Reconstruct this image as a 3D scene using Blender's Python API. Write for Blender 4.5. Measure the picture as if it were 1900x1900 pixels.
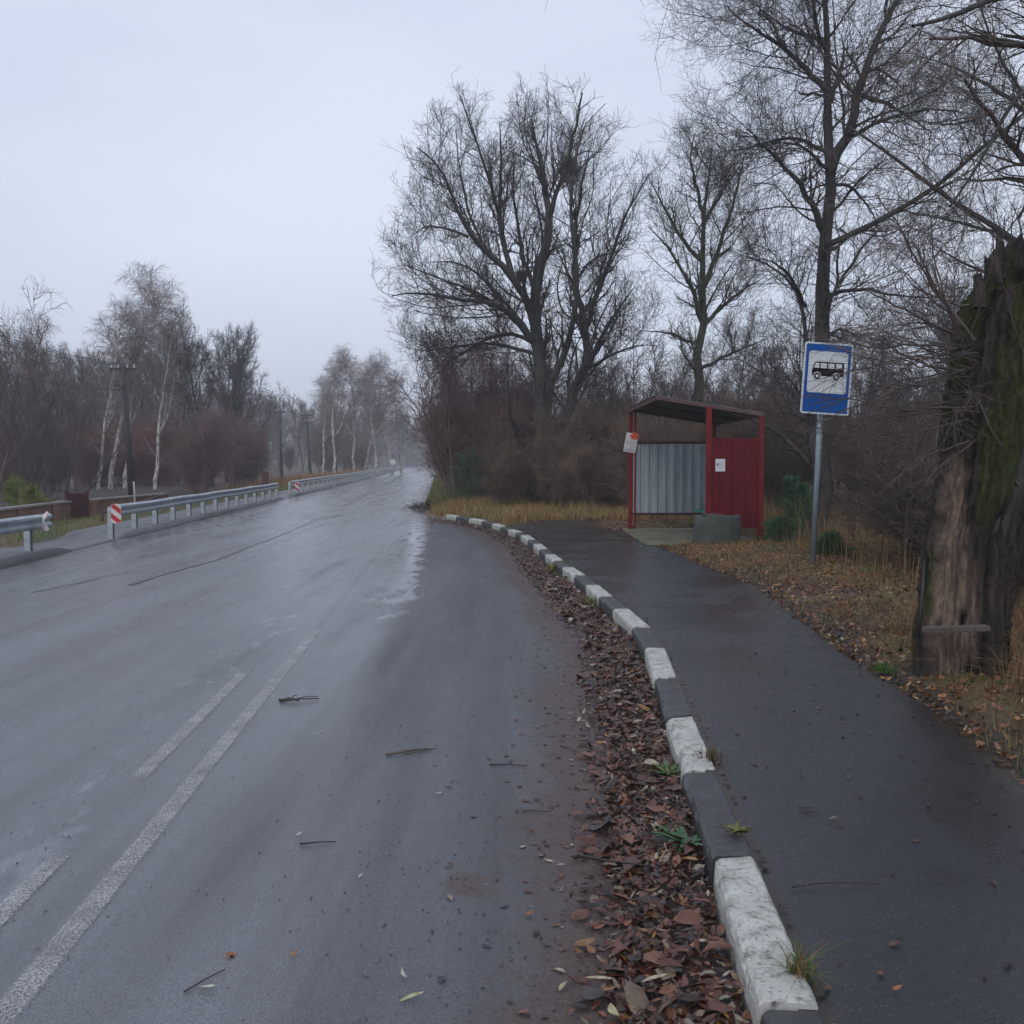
import bpy, math, random
import numpy as np
from mathutils import Vector, Matrix

for o in list(bpy.data.objects): bpy.data.objects.remove(o)
S = bpy.context.scene
COL = S.collection
R = math.radians
random.seed(4)

# ---------------------------------------------------------------- camera, sky, sun, exposure
CAMZ = 1.5
FPX = 1900.0
PITCH = math.atan(88 / FPX)
cam_d = bpy.data.cameras.new('camera'); cam = bpy.data.objects.new('camera', cam_d); COL.objects.link(cam)
cam.location = (0, 0, CAMZ); cam.rotation_euler = (R(90) - PITCH, 0, 0)
cam_d.sensor_width = 36; cam_d.lens = 36 * FPX / 1900; cam_d.clip_start = .05; cam_d.clip_end = 3000
S.camera = cam

SUN_EL, SUN_AZ = R(38), R(200)
w = bpy.data.worlds.new('World'); S.world = w; w.use_nodes = True
nt = w.node_tree; nt.nodes.clear()
def wn(t, **k):
    n = nt.nodes.new(t)
    for a, b in k.items(): setattr(n, a, b)
    return n
sky = wn('ShaderNodeTexSky', sky_type='NISHITA', sun_disc=False)
sky.sun_elevation = SUN_EL; sky.sun_rotation = SUN_AZ; sky.dust_density = 3
tc = wn('ShaderNodeTexCoord'); mp = wn('ShaderNodeMapping'); mp.inputs['Scale'].default_value = (1, 1, 2.6)
nz = wn('ShaderNodeTexNoise'); nz.inputs['Scale'].default_value = 1.7; nz.inputs['Detail'].default_value = 4; nz.inputs['Roughness'].default_value = .45
cr = wn('ShaderNodeValToRGB')
cr.color_ramp.elements[0].position = .3; cr.color_ramp.elements[0].color = (4.7, 5.25, 6.5, 1)
cr.color_ramp.elements[1].position = .72; cr.color_ramp.elements[1].color = (6.3, 6.8, 8.0, 1)
mx = wn('ShaderNodeMix', data_type='RGBA'); mx.inputs[0].default_value = .9
bg = wn('ShaderNodeBackground'); bg.inputs['Strength'].default_value = .1
out = wn('ShaderNodeOutputWorld')
L = nt.links.new
L(tc.outputs['Generated'], mp.inputs[0]); L(mp.outputs[0], nz.inputs['Vector']); L(nz.outputs[0], cr.inputs[0])
L(sky.outputs[0], mx.inputs[6]); L(cr.outputs[0], mx.inputs[7]); L(mx.outputs[2], bg.inputs[0]); L(bg.outputs[0], out.inputs[0])

sl = bpy.data.lights.new('sun', 'SUN'); sl.energy = .5; sl.angle = R(25); sl.color = (1, .95, .9)
so = bpy.data.objects.new('sun', sl); COL.objects.link(so); so.rotation_euler = (R(90) - SUN_EL, 0, R(180) - SUN_AZ)
S.view_settings.view_transform = 'Standard'; S.view_settings.look = 'None'
S.view_settings.exposure = .42; S.view_settings.gamma = 1
S.render.resolution_x = S.render.resolution_y = 1024
S.render.engine = 'CYCLES'; S.cycles.volume_bounces = 4

# ---------------------------------------------------------------- helpers
def zr(y):
    "the road climbs very gently into the distance"
    y = np.asarray(y, float)
    return 1.3 * (1 - np.exp(-np.maximum(y - 20, 0) / 300))

def ray(px, py):
    x = (px - 950) / FPX; y = (950 - py) / FPX
    c, s = math.cos(PITCH), math.sin(PITCH)
    return x, c + y * s, -s + y * c
def G(px, py, z=0.):
    "ground point at height z that the photo shows at a pixel"
    x, y, d = ray(px, py); t = (z - CAMZ) / d
    return (x * t, y * t, z)
def at(px, py, Y):
    "point at distance Y"
    x, y, d = ray(px, py); t = Y / y
    return (x * t, Y, CAMZ + d * t)

def tag(o, label=None, cat=None, group=None, kind=None):
    if label: o['label'] = label
    if cat: o['category'] = cat
    if group: o['group'] = group
    if kind: o['kind'] = kind
    return o
def empty(name, loc=(0, 0, 0), rz=0, label=None, cat=None, group=None):
    o = bpy.data.objects.new(name, None); COL.objects.link(o); o.empty_display_size = .2
    o.location = loc; o.rotation_euler = (0, 0, rz)
    return tag(o, label, cat, group)
def link(name, me, mat, parent=None, smooth=False):
    o = bpy.data.objects.new(name, me); COL.objects.link(o)
    if mat: me.materials.append(mat)
    if parent: o.parent = parent
    if smooth: me.polygons.foreach_set('use_smooth', np.ones(len(me.polygons), bool))
    return o
def np_mesh(name, V, F, mat=None, parent=None, smooth=False, col=None, kind=None):
    "V (n,3), F (m,k) all faces with k corners"
    V = np.asarray(V, np.float32); F = np.asarray(F, np.int32); m, k = F.shape
    me = bpy.data.meshes.new(name)
    me.vertices.add(len(V)); me.vertices.foreach_set('co', V.ravel())
    me.loops.add(m * k); me.loops.foreach_set('vertex_index', F.ravel())
    me.polygons.add(m); me.polygons.foreach_set('loop_start', np.arange(0, m * k, k, dtype=np.int32))
    try: me.polygons.foreach_set('loop_total', np.full(m, k, np.int32))
    except Exception: pass
    me.update(calc_edges=True)
    if col is not None:
        a = me.color_attributes.new('col', 'FLOAT_COLOR', 'POINT')
        c = np.ones((len(V), 4), np.float32); c[:, :3] = col; a.data.foreach_set('color', c.ravel())
    o = link(name, me, mat, parent, smooth)
    if kind: o['kind'] = kind
    return o

class MB:
    "collects simple shapes into one mesh"
    def __init__(s): s.v = []; s.f = []
    def add(s, vs, fs, M=None):
        b = len(s.v)
        s.v += [tuple(M @ Vector(v)) if M else tuple(v) for v in vs]
        s.f += [tuple(i + b for i in f) for f in fs]; return s
    def box(s, x0, x1, y0, y1, z0, z1, M=None):
        return s.add([(x0,y0,z0),(x1,y0,z0),(x1,y1,z0),(x0,y1,z0),(x0,y0,z1),(x1,y0,z1),(x1,y1,z1),(x0,y1,z1)],
                     [(3,2,1,0),(4,5,6,7),(0,1,5,4),(1,2,6,5),(2,3,7,6),(3,0,4,7)], M)
    def tube(s, pts, rad, n=8, cap=True, M=None):
        pts = [Vector(p) for p in pts]
        if not hasattr(rad, '__len__'): rad = [rad] * len(pts)
        vs = []; fs = []; ref = None
        for i, p in enumerate(pts):
            t = (pts[min(i+1, len(pts)-1)] - pts[max(i-1, 0)]).normalized()
            if ref is None: ref = Vector((1,0,0)) if abs(t.x) < .8 else Vector((0,1,0))
            u = t.cross(ref).normalized(); v = t.cross(u)
            for k in range(n):
                a = 2*math.pi*k/n; vs.append(p + (u*math.cos(a) + v*math.sin(a))*rad[i])
        for i in range(len(pts)-1):
            for k in range(n):
                a = i*n+k; b = i*n+(k+1) % n; fs.append((a, a+n, b+n, b))
        if cap: fs.append(tuple(range(n))); fs.append(tuple(reversed(range((len(pts)-1)*n, len(pts)*n))))
        return s.add(vs, fs, M)
    def prism(s, poly, y0, y1, M=None):
        "polygon in x,z extruded along y"
        n = len(poly)
        vs = [(x, y0, z) for x, z in poly] + [(x, y1, z) for x, z in poly]
        fs = [tuple(range(n)), tuple(reversed(range(n, 2*n)))] + [(i, i+n, (i+1) % n + n, (i+1) % n) for i in range(n)]
        return s.add(vs, fs, M)
    def build(s, name, mat, parent=None, smooth=False, bevel=0):
        me = bpy.data.meshes.new(name); me.from_pydata(s.v, [], s.f); me.update()
        import bmesh
        bm = bmesh.new(); bm.from_mesh(me); bmesh.ops.recalc_face_normals(bm, faces=bm.faces); bm.to_mesh(me); bm.free()
        o = link(name, me, mat, parent, smooth)
        if bevel:
            m = o.modifiers.new('bevel', 'BEVEL'); m.width = bevel; m.segments = 2; m.limit_method = 'ANGLE'
        return o

# value noise -------------------------------------------------------------
def vn(x, y, seed=0):
    x = np.asarray(x, float); y = np.asarray(y, float)
    xi = np.floor(x).astype(np.int64); yi = np.floor(y).astype(np.int64)
    fx = x - xi; fy = y - yi; fx = fx*fx*(3-2*fx); fy = fy*fy*(3-2*fy)
    def h(a, b):
        n = (a*374761393 + b*668265263 + seed*1442695041) & 0xffffffff
        n = ((n ^ (n >> 13)) * 1274126177) & 0xffffffff
        return ((n ^ (n >> 16)) & 0xffff) / 65535.
    return (h(xi,yi)*(1-fx)+h(xi+1,yi)*fx)*(1-fy) + (h(xi,yi+1)*(1-fx)+h(xi+1,yi+1)*fx)*fy
def fbm(x, y, seed=0, o=4):
    s = 0; a = .5; t = 0
    for i in range(o): s = s + a*vn(x*2**i, y*2**i, seed+i); t += a; a *= .5
    return s/t
def sstep(a, b, x):
    t = np.clip((np.asarray(x, float)-a)/(b-a), 0, 1); return t*t*(3-2*t)

# ---------------------------------------------------------------- materials
def mat(name, base=(.5,.5,.5), rough=.7, metal=0., spec=.5):
    m = bpy.data.materials.new(name); m.use_nodes = True
    b = m.node_tree.nodes['Principled BSDF']
    b.inputs['Base Color'].default_value = (*base, 1); b.inputs['Roughness'].default_value = rough
    b.inputs['Metallic'].default_value = metal; b.inputs['Specular IOR Level'].default_value = spec
    return m
class N:
    def __init__(s, m): s.t = m.node_tree; s.b = s.t.nodes['Principled BSDF']; s.m = m
    def n(s, t, ins={}, **k):
        x = s.t.nodes.new(t)
        for a, b in k.items(): setattr(x, a, b)
        for a, b in ins.items():
            if hasattr(b, 'is_output') or isinstance(b, bpy.types.NodeSocket): s.t.links.new(b, x.inputs[a])
            else: x.inputs[a].default_value = b
        return x
    def co(s, scale=(1,1,1), rot=(0,0,0)):
        c = s.n('ShaderNodeTexCoord')
        return s.n('ShaderNodeMapping', {0: c.outputs['Object'], 'Scale': scale, 'Rotation': rot}).outputs[0]
    def noise(s, scale, detail=4, rough=.55, co=None, dist=0):
        i = {'Scale': scale, 'Detail': detail, 'Roughness': rough, 'Distortion': dist}
        if co is None: co = s.co()
        i['Vector'] = co
        return s.n('ShaderNodeTexNoise', i).outputs[0]
    def ramp(s, fac, stops):
        r = s.n('ShaderNodeValToRGB', {0: fac}); e = r.color_ramp.elements
        while len(e) < len(stops): e.new(.5)
        for x, (p, c) in zip(e, stops): x.position = p; x.color = (*c, 1) if hasattr(c, '__len__') else (c, c, c, 1)
        return r.outputs[0]
    def mix(s, f, a, b, blend='MIX'):
        x = s.n('ShaderNodeMix', data_type='RGBA', blend_type=blend)
        for i, v in ((0, f), (6, a), (7, b)):
            if isinstance(v, bpy.types.NodeSocket): s.t.links.new(v, x.inputs[i])
            elif i == 0: x.inputs[0].default_value = v
            else: x.inputs[i].default_value = (*v, 1)
        return x.outputs[2]
    def math(s, op, a, b=0.):
        x = s.n('ShaderNodeMath', operation=op)
        for i, v in ((0, a), (1, b)):
            if isinstance(v, bpy.types.NodeSocket): s.t.links.new(v, x.inputs[i])
            else: x.inputs[i].default_value = v
        return x.outputs[0]
    def attr(s, name='col'): return s.n('ShaderNodeAttribute', attribute_name=name)
    def sep(s, c): return s.n('ShaderNodeSeparateColor', {0: c}).outputs
    def set(s, **k):
        for a, v in k.items():
            a = a.replace('_', ' ')
            if isinstance(v, bpy.types.NodeSocket): s.t.links.new(v, s.b.inputs[a])
            else: s.b.inputs[a].default_value = v
    def bump(s, h, strength=.3, dist=.01):
        x = s.n('ShaderNodeBump', {'Height': h, 'Strength': strength, 'Distance': dist}); s.t.links.new(x.outputs[0], s.b.inputs['Normal'])
def noisy(name, a, b, scale=8, rough=.7, metal=0, bump=.2, dist=.01, co=(1,1,1), spec=.5, lo=.35, hi=.65, r2=None):
    m = mat(name, a, rough, metal, spec); n = N(m); c = n.co(co)
    f = n.noise(scale, 6, .6, c)
    n.set(Base_Color=n.ramp(f, [(lo, a), (hi, b)]))
    if r2 is not None: n.set(Roughness=n.ramp(n.noise(scale*.6, 4, .6, c), [(.35, rough), (.65, r2)]))
    if bump: n.bump(n.noise(scale*4, 5, .6, c), bump, dist)
    return m

M_bark  = noisy('bark_grey', (.022,.021,.021), (.075,.068,.062), 9, .8, bump=.8, dist=.02, co=(1,1,.25))
M_barkg = noisy('bark_green', (.026,.026,.018), (.075,.078,.045), 5, .85, bump=.8, dist=.02, co=(1,1,.3))
M_twig  = noisy('twig_grey', (.04,.036,.035), (.075,.064,.06), 3, .8, bump=0)
M_twigg = noisy('twig_mossy', (.035,.038,.024), (.07,.072,.045), 2, .85, bump=0)
M_shrub = noisy('shrub_purple', (.105,.063,.062), (.22,.135,.128), 1.5, .75, bump=0)
M_shrub2= noisy('shrub_brown', (.09,.06,.044), (.22,.15,.105), 1.5, .8, bump=0)
M_shrub3= noisy('shrub_dark', (.05,.04,.038), (.14,.105,.095), 1.5, .8, bump=0)
M_osier = noisy('shrub_red', (.17,.062,.06), (.27,.11,.10), 1.5, .75, bump=0)
M_btwig = noisy('birch_twig', (.16,.125,.125), (.28,.23,.22), 2, .8, bump=0)
M_birch = mat('birch_bark', (.6,.58,.55), .7); n = N(M_birch)
f = n.noise(6, 5, .7, n.co((1,1,.35))); f2 = n.noise(18, 3, .6, n.co((.5,.5,3)))
n.set(Base_Color=n.mix(n.ramp(f2, [(.58,0.),(.64,1.)]), n.ramp(f, [(.35,(.12,.1,.09)),(.5,(.5,.46,.42)),(.7,(.66,.63,.6))]), (.04,.035,.03)))
M_conif = noisy('needles', (.03,.09,.04), (.07,.16,.07), 3, .7, bump=0)
M_conif2= noisy('needles_yellow', (.12,.16,.03), (.24,.26,.07), 3, .7, bump=0)

# road: wet asphalt. col.r = dirt, col.g = standing water, col.b = dry/matte
M_road = mat('wet_asphalt', (.05,.05,.052), .35); n = N(M_road)
s3 = n.sep(n.attr().outputs['Color'])
base = n.ramp(n.noise(420, 3, .7), [(.3,(.04,.042,.047)),(.5,(.085,.089,.098)),(.72,(.175,.18,.19))])
big = n.ramp(n.noise(1.1, 5, .6, n.co((1,.25,1),(0,0,R(-4)))), [(.35,(.82,.82,.84)),(.7,(1.12,1.12,1.14))])
base = n.mix(1., base, big, 'MULTIPLY')
base = n.mix(1., base, n.ramp(n.noise(130, 4, .75), [(.34,(.6,.6,.6)),(.5,(1.,1.,1.)),(.66,(1.5,1.5,1.5))]), 'MULTIPLY')
base = n.mix(s3[2], n.mix(1., base, (1.38,1.38,1.38), 'MULTIPLY'), base)
trk = n.noise(2.6, 5, .6, n.co((1,.045,1),(0,0,R(-3.8))))
base = n.mix(1., base, n.ramp(trk, [(.35,(.78,.78,.78)),(.65,(1.2,1.19,1.18))]), 'MULTIPLY')
dn = n.math('ADD', s3[0], n.math('MULTIPLY', n.math('SUBTRACT', n.noise(9, 6, .7), .5), 1.1))
base = n.mix(n.ramp(dn, [(.3,0.),(.75,1.)]), base, n.ramp(n.noise(60, 4, .7), [(.35,(.045,.03,.028)),(.65,(.11,.075,.066))]))
rn = n.noise(2.2, 6, .62, n.co((1,.18,1),(0,0,R(-4))))
rr = n.ramp(rn, [(.3,.14),(.55,.27),(.75,.38)])
rr2 = n.math('ADD', n.math('MULTIPLY', rr, n.ramp(trk, [(.35,1.35),(.65,.7)])), n.math('MULTIPLY', s3[2], .26))
wet = n.ramp(n.math('ADD', s3[1], n.math('MULTIPLY', n.math('SUBTRACT', n.noise(5, 6, .65, n.co((1,.3,1),(0,0,R(-4)))), .5), 1.3)), [(.45,0.),(.62,1.)])
rm = n.n('ShaderNodeMix', {0: wet, 2: rr2, 3: .05}).outputs[0]
n.set(Base_Color=base, Roughness=rm)
hb = n.math('ADD', n.noise(300, 3, .7), n.math('MULTIPLY', n.noise(25, 4, .6), .35))
bmp = n.n('ShaderNodeBump', {'Height': hb, 'Strength': n.math('SUBTRACT', .27, n.math('MULTIPLY', wet, .22)), 'Distance': .006}); n.t.links.new(bmp.outputs[0], n.b.inputs['Normal'])

M_path = mat('wet_path_asphalt', (.03,.031,.034), .4); n = N(M_path)
base = n.ramp(n.noise(380, 3, .7), [(.3,(.011,.012,.014)),(.5,(.023,.024,.027)),(.7,(.05,.05,.056))])
s3 = n.sep(n.attr().outputs['Color'])
dn = n.math('ADD', s3[0], n.math('MULTIPLY', n.math('SUBTRACT', n.noise(12, 6, .7), .5), 1.2))
base = n.mix(n.ramp(dn, [(.4,0.),(.75,1.)]), base, (.03,.024,.016))
base = n.mix(1., base, n.ramp(n.noise(120, 3, .7), [(.35,(.62,.62,.62)),(.65,(1.5,1.5,1.5))]), 'MULTIPLY')
spk = n.ramp(n.noise(150, 1, .3), [(.73,0.),(.76,1.)])
base = n.mix(spk, base, (.16,.16,.16))
n.set(Base_Color=base, Roughness=n.ramp(n.noise(1.1, 6, .62), [(.34,.09),(.5,.24),(.66,.42)]))
n.bump(n.math('ADD', n.noise(260, 3, .7), n.noise(9, 4, .6)), .2, .006)

M_crack = mat('crack_wet', (.02,.02,.024), .3)
def paint(name, col, lo, hi):
    m = mat(name, col, .45); n = N(m)
    c = n.co((1,.6,1)); f = n.math('ADD', n.math('MULTIPLY', n.noise(140, 5, .8, c), .8), n.math('MULTIPLY', n.noise(5, 4, .6), .2))
    s = n.sep(n.attr().outputs['Color'])
    f = n.math('ADD', f, n.math('MULTIPLY', n.math('SUBTRACT', s[0], 1.), .2))
    al = n.ramp(f, [(lo,0.),(hi,1.)])
    n.set(Base_Color=n.ramp(n.noise(40, 4), [(.3,tuple(.75*x for x in col)),(.7,col)]), Alpha=al)
    return m
M_line = paint('worn_road_paint', (.45,.45,.45), .425, .585)
M_line2 = paint('very_worn_road_paint', (.25,.25,.26), .5, .68)

M_ground = mat('ground_soil', (.1,.07,.04), .85); n = N(M_ground)
f = n.noise(22, 6, .7)
n.set(Base_Color=n.mix(1., n.attr().outputs['Color'], n.ramp(f, [(.3,(.45,.42,.4)),(.6,(1.,1.,1.)),(.75,(1.5,1.35,1.2))]), 'MULTIPLY'), Roughness=.75)
n.bump(n.math('ADD', n.noise(45, 5, .7), n.noise(8, 4, .6)), .9, .04)
M_vcol = mat('leaf_colour', (.1,.06,.03), .38); n = N(M_vcol); n.set(Base_Color=n.mix(1., n.attr().outputs['Color'], n.ramp(n.noise(70, 3), [(.3,(.65,.62,.6)),(.7,(1.2,1.2,1.2))]), 'MULTIPLY'))
M_grass = mat('grass_blades', (.2,.15,.05), .7); n = N(M_grass); n.set(Base_Color=n.attr().outputs['Color'])
M_conc = noisy('weathered_concrete', (.10,.10,.085), (.22,.21,.19), 6, .8, bump=.4, dist=.01, r2=.6)
M_slab = noisy('mossy_slab', (.09,.085,.05), (.19,.175,.12), 4, .8, bump=.4)
M_ring = noisy('mossy_ring_concrete', (.03,.04,.033), (.085,.09,.078), 5, .8, bump=.5, lo=.3, hi=.75)

def kerbmat(name, a, b, spots):
    m = mat(name, a, .5); n = N(m)
    base = n.ramp(n.noise(7, 5, .65), [(.3, a), (.7, b)])
    base = n.mix(n.ramp(n.noise(60, 5, .75), [(.56,0.),(.64,.9)]), base, spots)
    base = n.mix(n.ramp(n.noise(16, 6, .8, n.co((1,1,1))), [(.5,0.),(.68,.8)]), base, tuple(.5*x for x in spots))
    # grime climbs the foot of the stone
    z = n.n('ShaderNodeSeparateXYZ', {0: n.co()}).outputs[2]
    g = n.math('ADD', z, n.math('MULTIPLY', n.noise(14, 5, .7), .09))
    base = n.mix(n.ramp(g, [(.05,1.),(.11,0.)]), base, (.06,.055,.035))
    n.set(Base_Color=base, Roughness=n.ramp(n.noise(20, 4), [(.3,.35),(.7,.6)])); n.bump(n.noise(120, 5, .7), .45, .004)
    return m
M_kw = kerbmat('kerb_white_paint', (.40,.40,.36), (.58,.58,.54), (.1,.09,.07))
M_kd = kerbmat('kerb_dark_paint', (.03,.031,.034), (.06,.062,.066), (.09,.085,.07))

M_red = noisy('red_paint', (.12,.008,.011), (.19,.012,.015), 3, .5, spec=.25, bump=.15, co=(1,1,.4), r2=.55)
M_redd = noisy('dark_red_paint', (.085,.004,.009), (.12,.006,.012), 3, .6, spec=.2, bump=.15, co=(1,1,.4))
M_galv = noisy('galvanised_sheet', (.26,.30,.33), (.42,.46,.5), 5, .42, metal=.35, bump=.08, co=(1,1,.15), r2=.55)
M_rail = noisy('galvanised_rail', (.3,.34,.37), (.46,.5,.53), 4, .38, metal=.45, bump=.08, co=(1,1,1), r2=.5)
M_roof = noisy('rusty_roof_sheet', (.04,.031,.031), (.085,.062,.058), 5, .6, bump=.2)
M_fascia = noisy('roof_edge_brown', (.07,.03,.028), (.12,.058,.052), 6, .5, bump=.1)
M_teal = noisy('teal_paint', (.03,.22,.2), (.05,.3,.27), 8, .5, bump=.1)
M_white = noisy('white_panel', (.55,.56,.57), (.66,.67,.68), 9, .45, bump=0)
M_orange = noisy('orange_paint', (.6,.07,.02), (.7,.1,.03), 9, .5, bump=0)
M_ink = noisy('print_ink', (.12,.1,.13), (.2,.17,.2), 60, .6, bump=0)
M_inkr = noisy('print_ink_red', (.4,.08,.1), (.5,.14,.15), 60, .6, bump=0)
M_blue = noisy('sign_blue', (.0,.055,.25), (.0,.075,.31), 3, .5, spec=.2, bump=.03)
M_blued = noisy('sign_blue_faded_letters', (.006,.05,.15), (.008,.06,.18), 30, .4, bump=0)
M_signw = noisy('sign_white', (.50,.53,.54), (.62,.65,.66), 4, .4, bump=.03)
M_black = noisy('sign_black', (.004,.004,.007), (.01,.01,.014), 8, .6, bump=0, spec=.1)
M_pole = noisy('painted_steel_pole', (.16,.2,.23), (.28,.33,.37), 7, .4, metal=.2, bump=.1, co=(1,1,.3))
M_wood = noisy('tarred_pole_wood', (.02,.02,.022), (.05,.047,.045), 5, .8, bump=.4, co=(1,1,.2))
M_plast = noisy('reddish_plaster', (.15,.075,.055), (.25,.14,.105), 1.6, .85, bump=.3)
M_cope = noisy('coping_stone', (.17,.16,.14), (.28,.26,.24), 3, .8, bump=.2)
M_gate = noisy('maroon_gate', (.04,.012,.016), (.075,.022,.026), 2, .6, bump=.1)
M_markr = noisy('marker_red', (.38,.012,.025), (.48,.02,.035), 9, .4, bump=0)
M_markw = noisy('marker_white', (.55,.5,.5), (.68,.62,.62), 9, .4, bump=0)
M_plank = noisy('old_plank', (.06,.05,.04), (.15,.125,.1), 9, .8, bump=.5, co=(.2,1,1))
M_stick = noisy('wet_stick', (.018,.014,.013), (.045,.033,.028), 14, .5, bump=.3)
M_wire = mat('wire', (.03,.03,.035), .5)

# ---------------------------------------------------------------- lines of the street
KP = [G(px,py,.15) for px,py in [(1405,1856),(1320,1583),(1267,1425),(1236,1323),(1212,1255),(1195,1200),(1182,1166),(1143,1136),(1100,1095),(1055,1060),(1020,1035),(985,1005),(953,985),(905,969),(828,957)]]
ky = np.array([-40,-5]+[p[1] for p in KP]+[29.5, 33, 60, 150, 400, 700])
kx = np.array([-2.6,.02]+[p[0] for p in KP]+[-2.5,-2.9,-4.75,-11.2,-32,-70])
o_ = np.argsort(ky); ky, kx = ky[o_], kx[o_]
def XK(y): return np.interp(y, ky, kx)           # right edge of the tarmac / face of the kerb
def XL(y):                                       # left kerb
    y = np.asarray(y, float); return -6.42 - .0685*y - .00006*np.maximum(y-60, 0)**2
PP = [G(px,py,.14) for px,py in [(1900,1445),(1790,1350),(1690,1278),(1610,1236),(1503,1153),(1400,1083),(1340,1060),(1270,1031),(1215,1008),(1160,986)]]
py_ = np.array([-40]+[p[1] for p in PP]+[21.8,22.6]); px_ = np.array([0.6]+[p[0] for p in PP]+[2.1,1.7])
def XP(y): return np.interp(y, py_, px_)

def grid(name, rows, colsfun, zfun, colf, matl, kind='structure'):
    "rows: y values; colsfun(y)->x array of fixed length"
    X = np.array([colsfun(y) for y in rows]); Y = np.repeat(np.array(rows)[:, None], X.shape[1], 1)
    Z = zfun(X, Y); C = colf(X, Y)
    V = np.stack([X, Y, Z], -1).reshape(-1, 3); r, c = X.shape
    i = np.arange(r*c).reshape(r, c)
    F = np.stack([i[:-1,:-1], i[:-1,1:], i[1:,1:], i[1:,:-1]], -1).reshape(-1, 4)
    return np_mesh(name, V, F, matl, None, True, C.reshape(-1, 3), kind)

rowsN = list(np.arange(-8, 40, .12)) + list(40*np.exp(np.linspace(0, math.log(700/40), 90)))
rowsN = [-40, -20, -12] + rowsN
# road
cu = np.linspace(0, 1, 110)
def road_cols(y):
    a, b = float(XL(y))-.02, float(XK(y))+.03; return a + (b-a)*cu
def road_z(X, Y): return zr(Y) + .012*(fbm(X*.8, Y*.25, 3)-.5)
def road_c(X, Y):
    s = XK(Y) - X
    wid = .62 + .3*(fbm(Y*.6, X*0+3, 5)-.5)
    d1 = .9*(1-sstep(wid*.65, wid*1.9, s))*(1-sstep(24, 34, Y)*.4)
    d2 = .5*(1-sstep(.1,.7, np.abs(X-XL(Y))))
    dp = G(865,1640); d3 = .75*(1-sstep(.4,1.2,np.hypot((X-dp[0])/.13, (Y-dp[1])/.2)))
    edge = -.55-.071*Y
    g = np.exp(-((X-edge-.1)/(.25+.012*Y))**2)*sstep(6,13,Y)*(1-sstep(55,80,Y))*.62
    g2 = .5*np.exp(-((X-(-5.4-.07*Y))/.9)**2)*sstep(14,24,Y)
    g3 = .42*np.exp(-((X-(-1.75-.06*Y))/.8)**2)*(1-sstep(8,30,Y))
    matte = sstep(-.25,.35, X-edge)
    return np.stack([np.maximum(np.maximum(d1, d2), d3), np.clip(g+g2*.8+g3,0,1), matte], -1)
grid('road', rowsN, road_cols, road_z, road_c, M_road)

# right ground
cs = np.array([0,.02,.1,.16,.25]+list(np.arange(.4, 9, .13))+list(9*np.exp(np.linspace(.03, math.log(500/9), 40))))
def gr_z(X, Y):
    s = X - XK(Y); pr = XP(Y)
    z = -.08 + .2*sstep(.02,.12, s)
    inpath = (Y < 22.9)
    e = X - pr
    up = np.where(inpath, sstep(-.05,.35, e), sstep(.1,1.2, s))
    z = z + up*(.05+.10*fbm(X*1.3, Y*1.3, 11)*sstep(-.05,.9,np.where(inpath,e,s)))
    kerbless = sstep(27.2, 29, Y)      # beyond the last kerb stone the verge starts flush
    z = z - .1*kerbless*(1-sstep(0,2,s))
    z = z + .35*sstep(10,40,s)*fbm(X*.1,Y*.1,12)
    slab = (X > 2.2)&(X < 4.5)&(Y > 16.9)&(Y < 21.9)
    return np.where(slab, .14, z) + zr(Y)
def gr_c(X, Y):
    a = fbm(X*1.7, Y*1.1, 21)[...,None]; b = fbm(X*.9+7, Y*.7, 22)[...,None]; far = sstep(24, 60, np.hypot(X-3, Y))[...,None]
    leaf = np.array([.115,.058,.032]); straw = np.array([.21,.15,.06]); green = np.array([.07,.09,.025]); soil = np.array([.05,.037,.027])
    c = leaf + (straw-leaf)*sstep(.42,.62,a); c = c + (green-c)*sstep(.6,.72,b)*.8
    e = (X-XP(Y))[...,None]
    c = np.where((Y[...,None] < 23), soil + (c-soil)*sstep(.0,.35,e+.25*(a-.5)), c)
    field = np.array([.24,.18,.095]); c = c + (field-c)*far*.75
    return c
grid('ground', rowsN, lambda y: float(XK(y)) + cs, gr_z, gr_c, M_ground)
# left ground
cl = np.concatenate([[0,.02,.12], np.arange(.3, 9, .2), 9*np.exp(np.linspace(.03, math.log(600/9), 40))])
def gl_z(X, Y):
    s = XL(Y) - X
    return -.08 + .04*sstep(.02,.1,s) + .12*sstep(1.22,1.36,s) + .07*sstep(1.3,2.,s)*fbm(X,Y,31) - .25*sstep(2.2,4.,s) + zr(Y)
def gl_c(X, Y):
    a = fbm(X*1.1, Y*.7, 41)[...,None]; far = sstep(40,90,Y)[...,None]
    green = np.array([.075,.10,.03]); straw = np.array([.17,.12,.055]); brown = np.array([.06,.045,.032])
    c = green + (straw-green)*sstep(.45,.65,a); s = (XL(Y)-X)[...,None]
    c = c + (brown-c)*sstep(4,7,s); c = c+(straw-c)*far*.4
    return c
grid('ground', rowsN, lambda y: float(XL(y)) - cl[::-1], gl_z, gl_c, M_ground)

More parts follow.
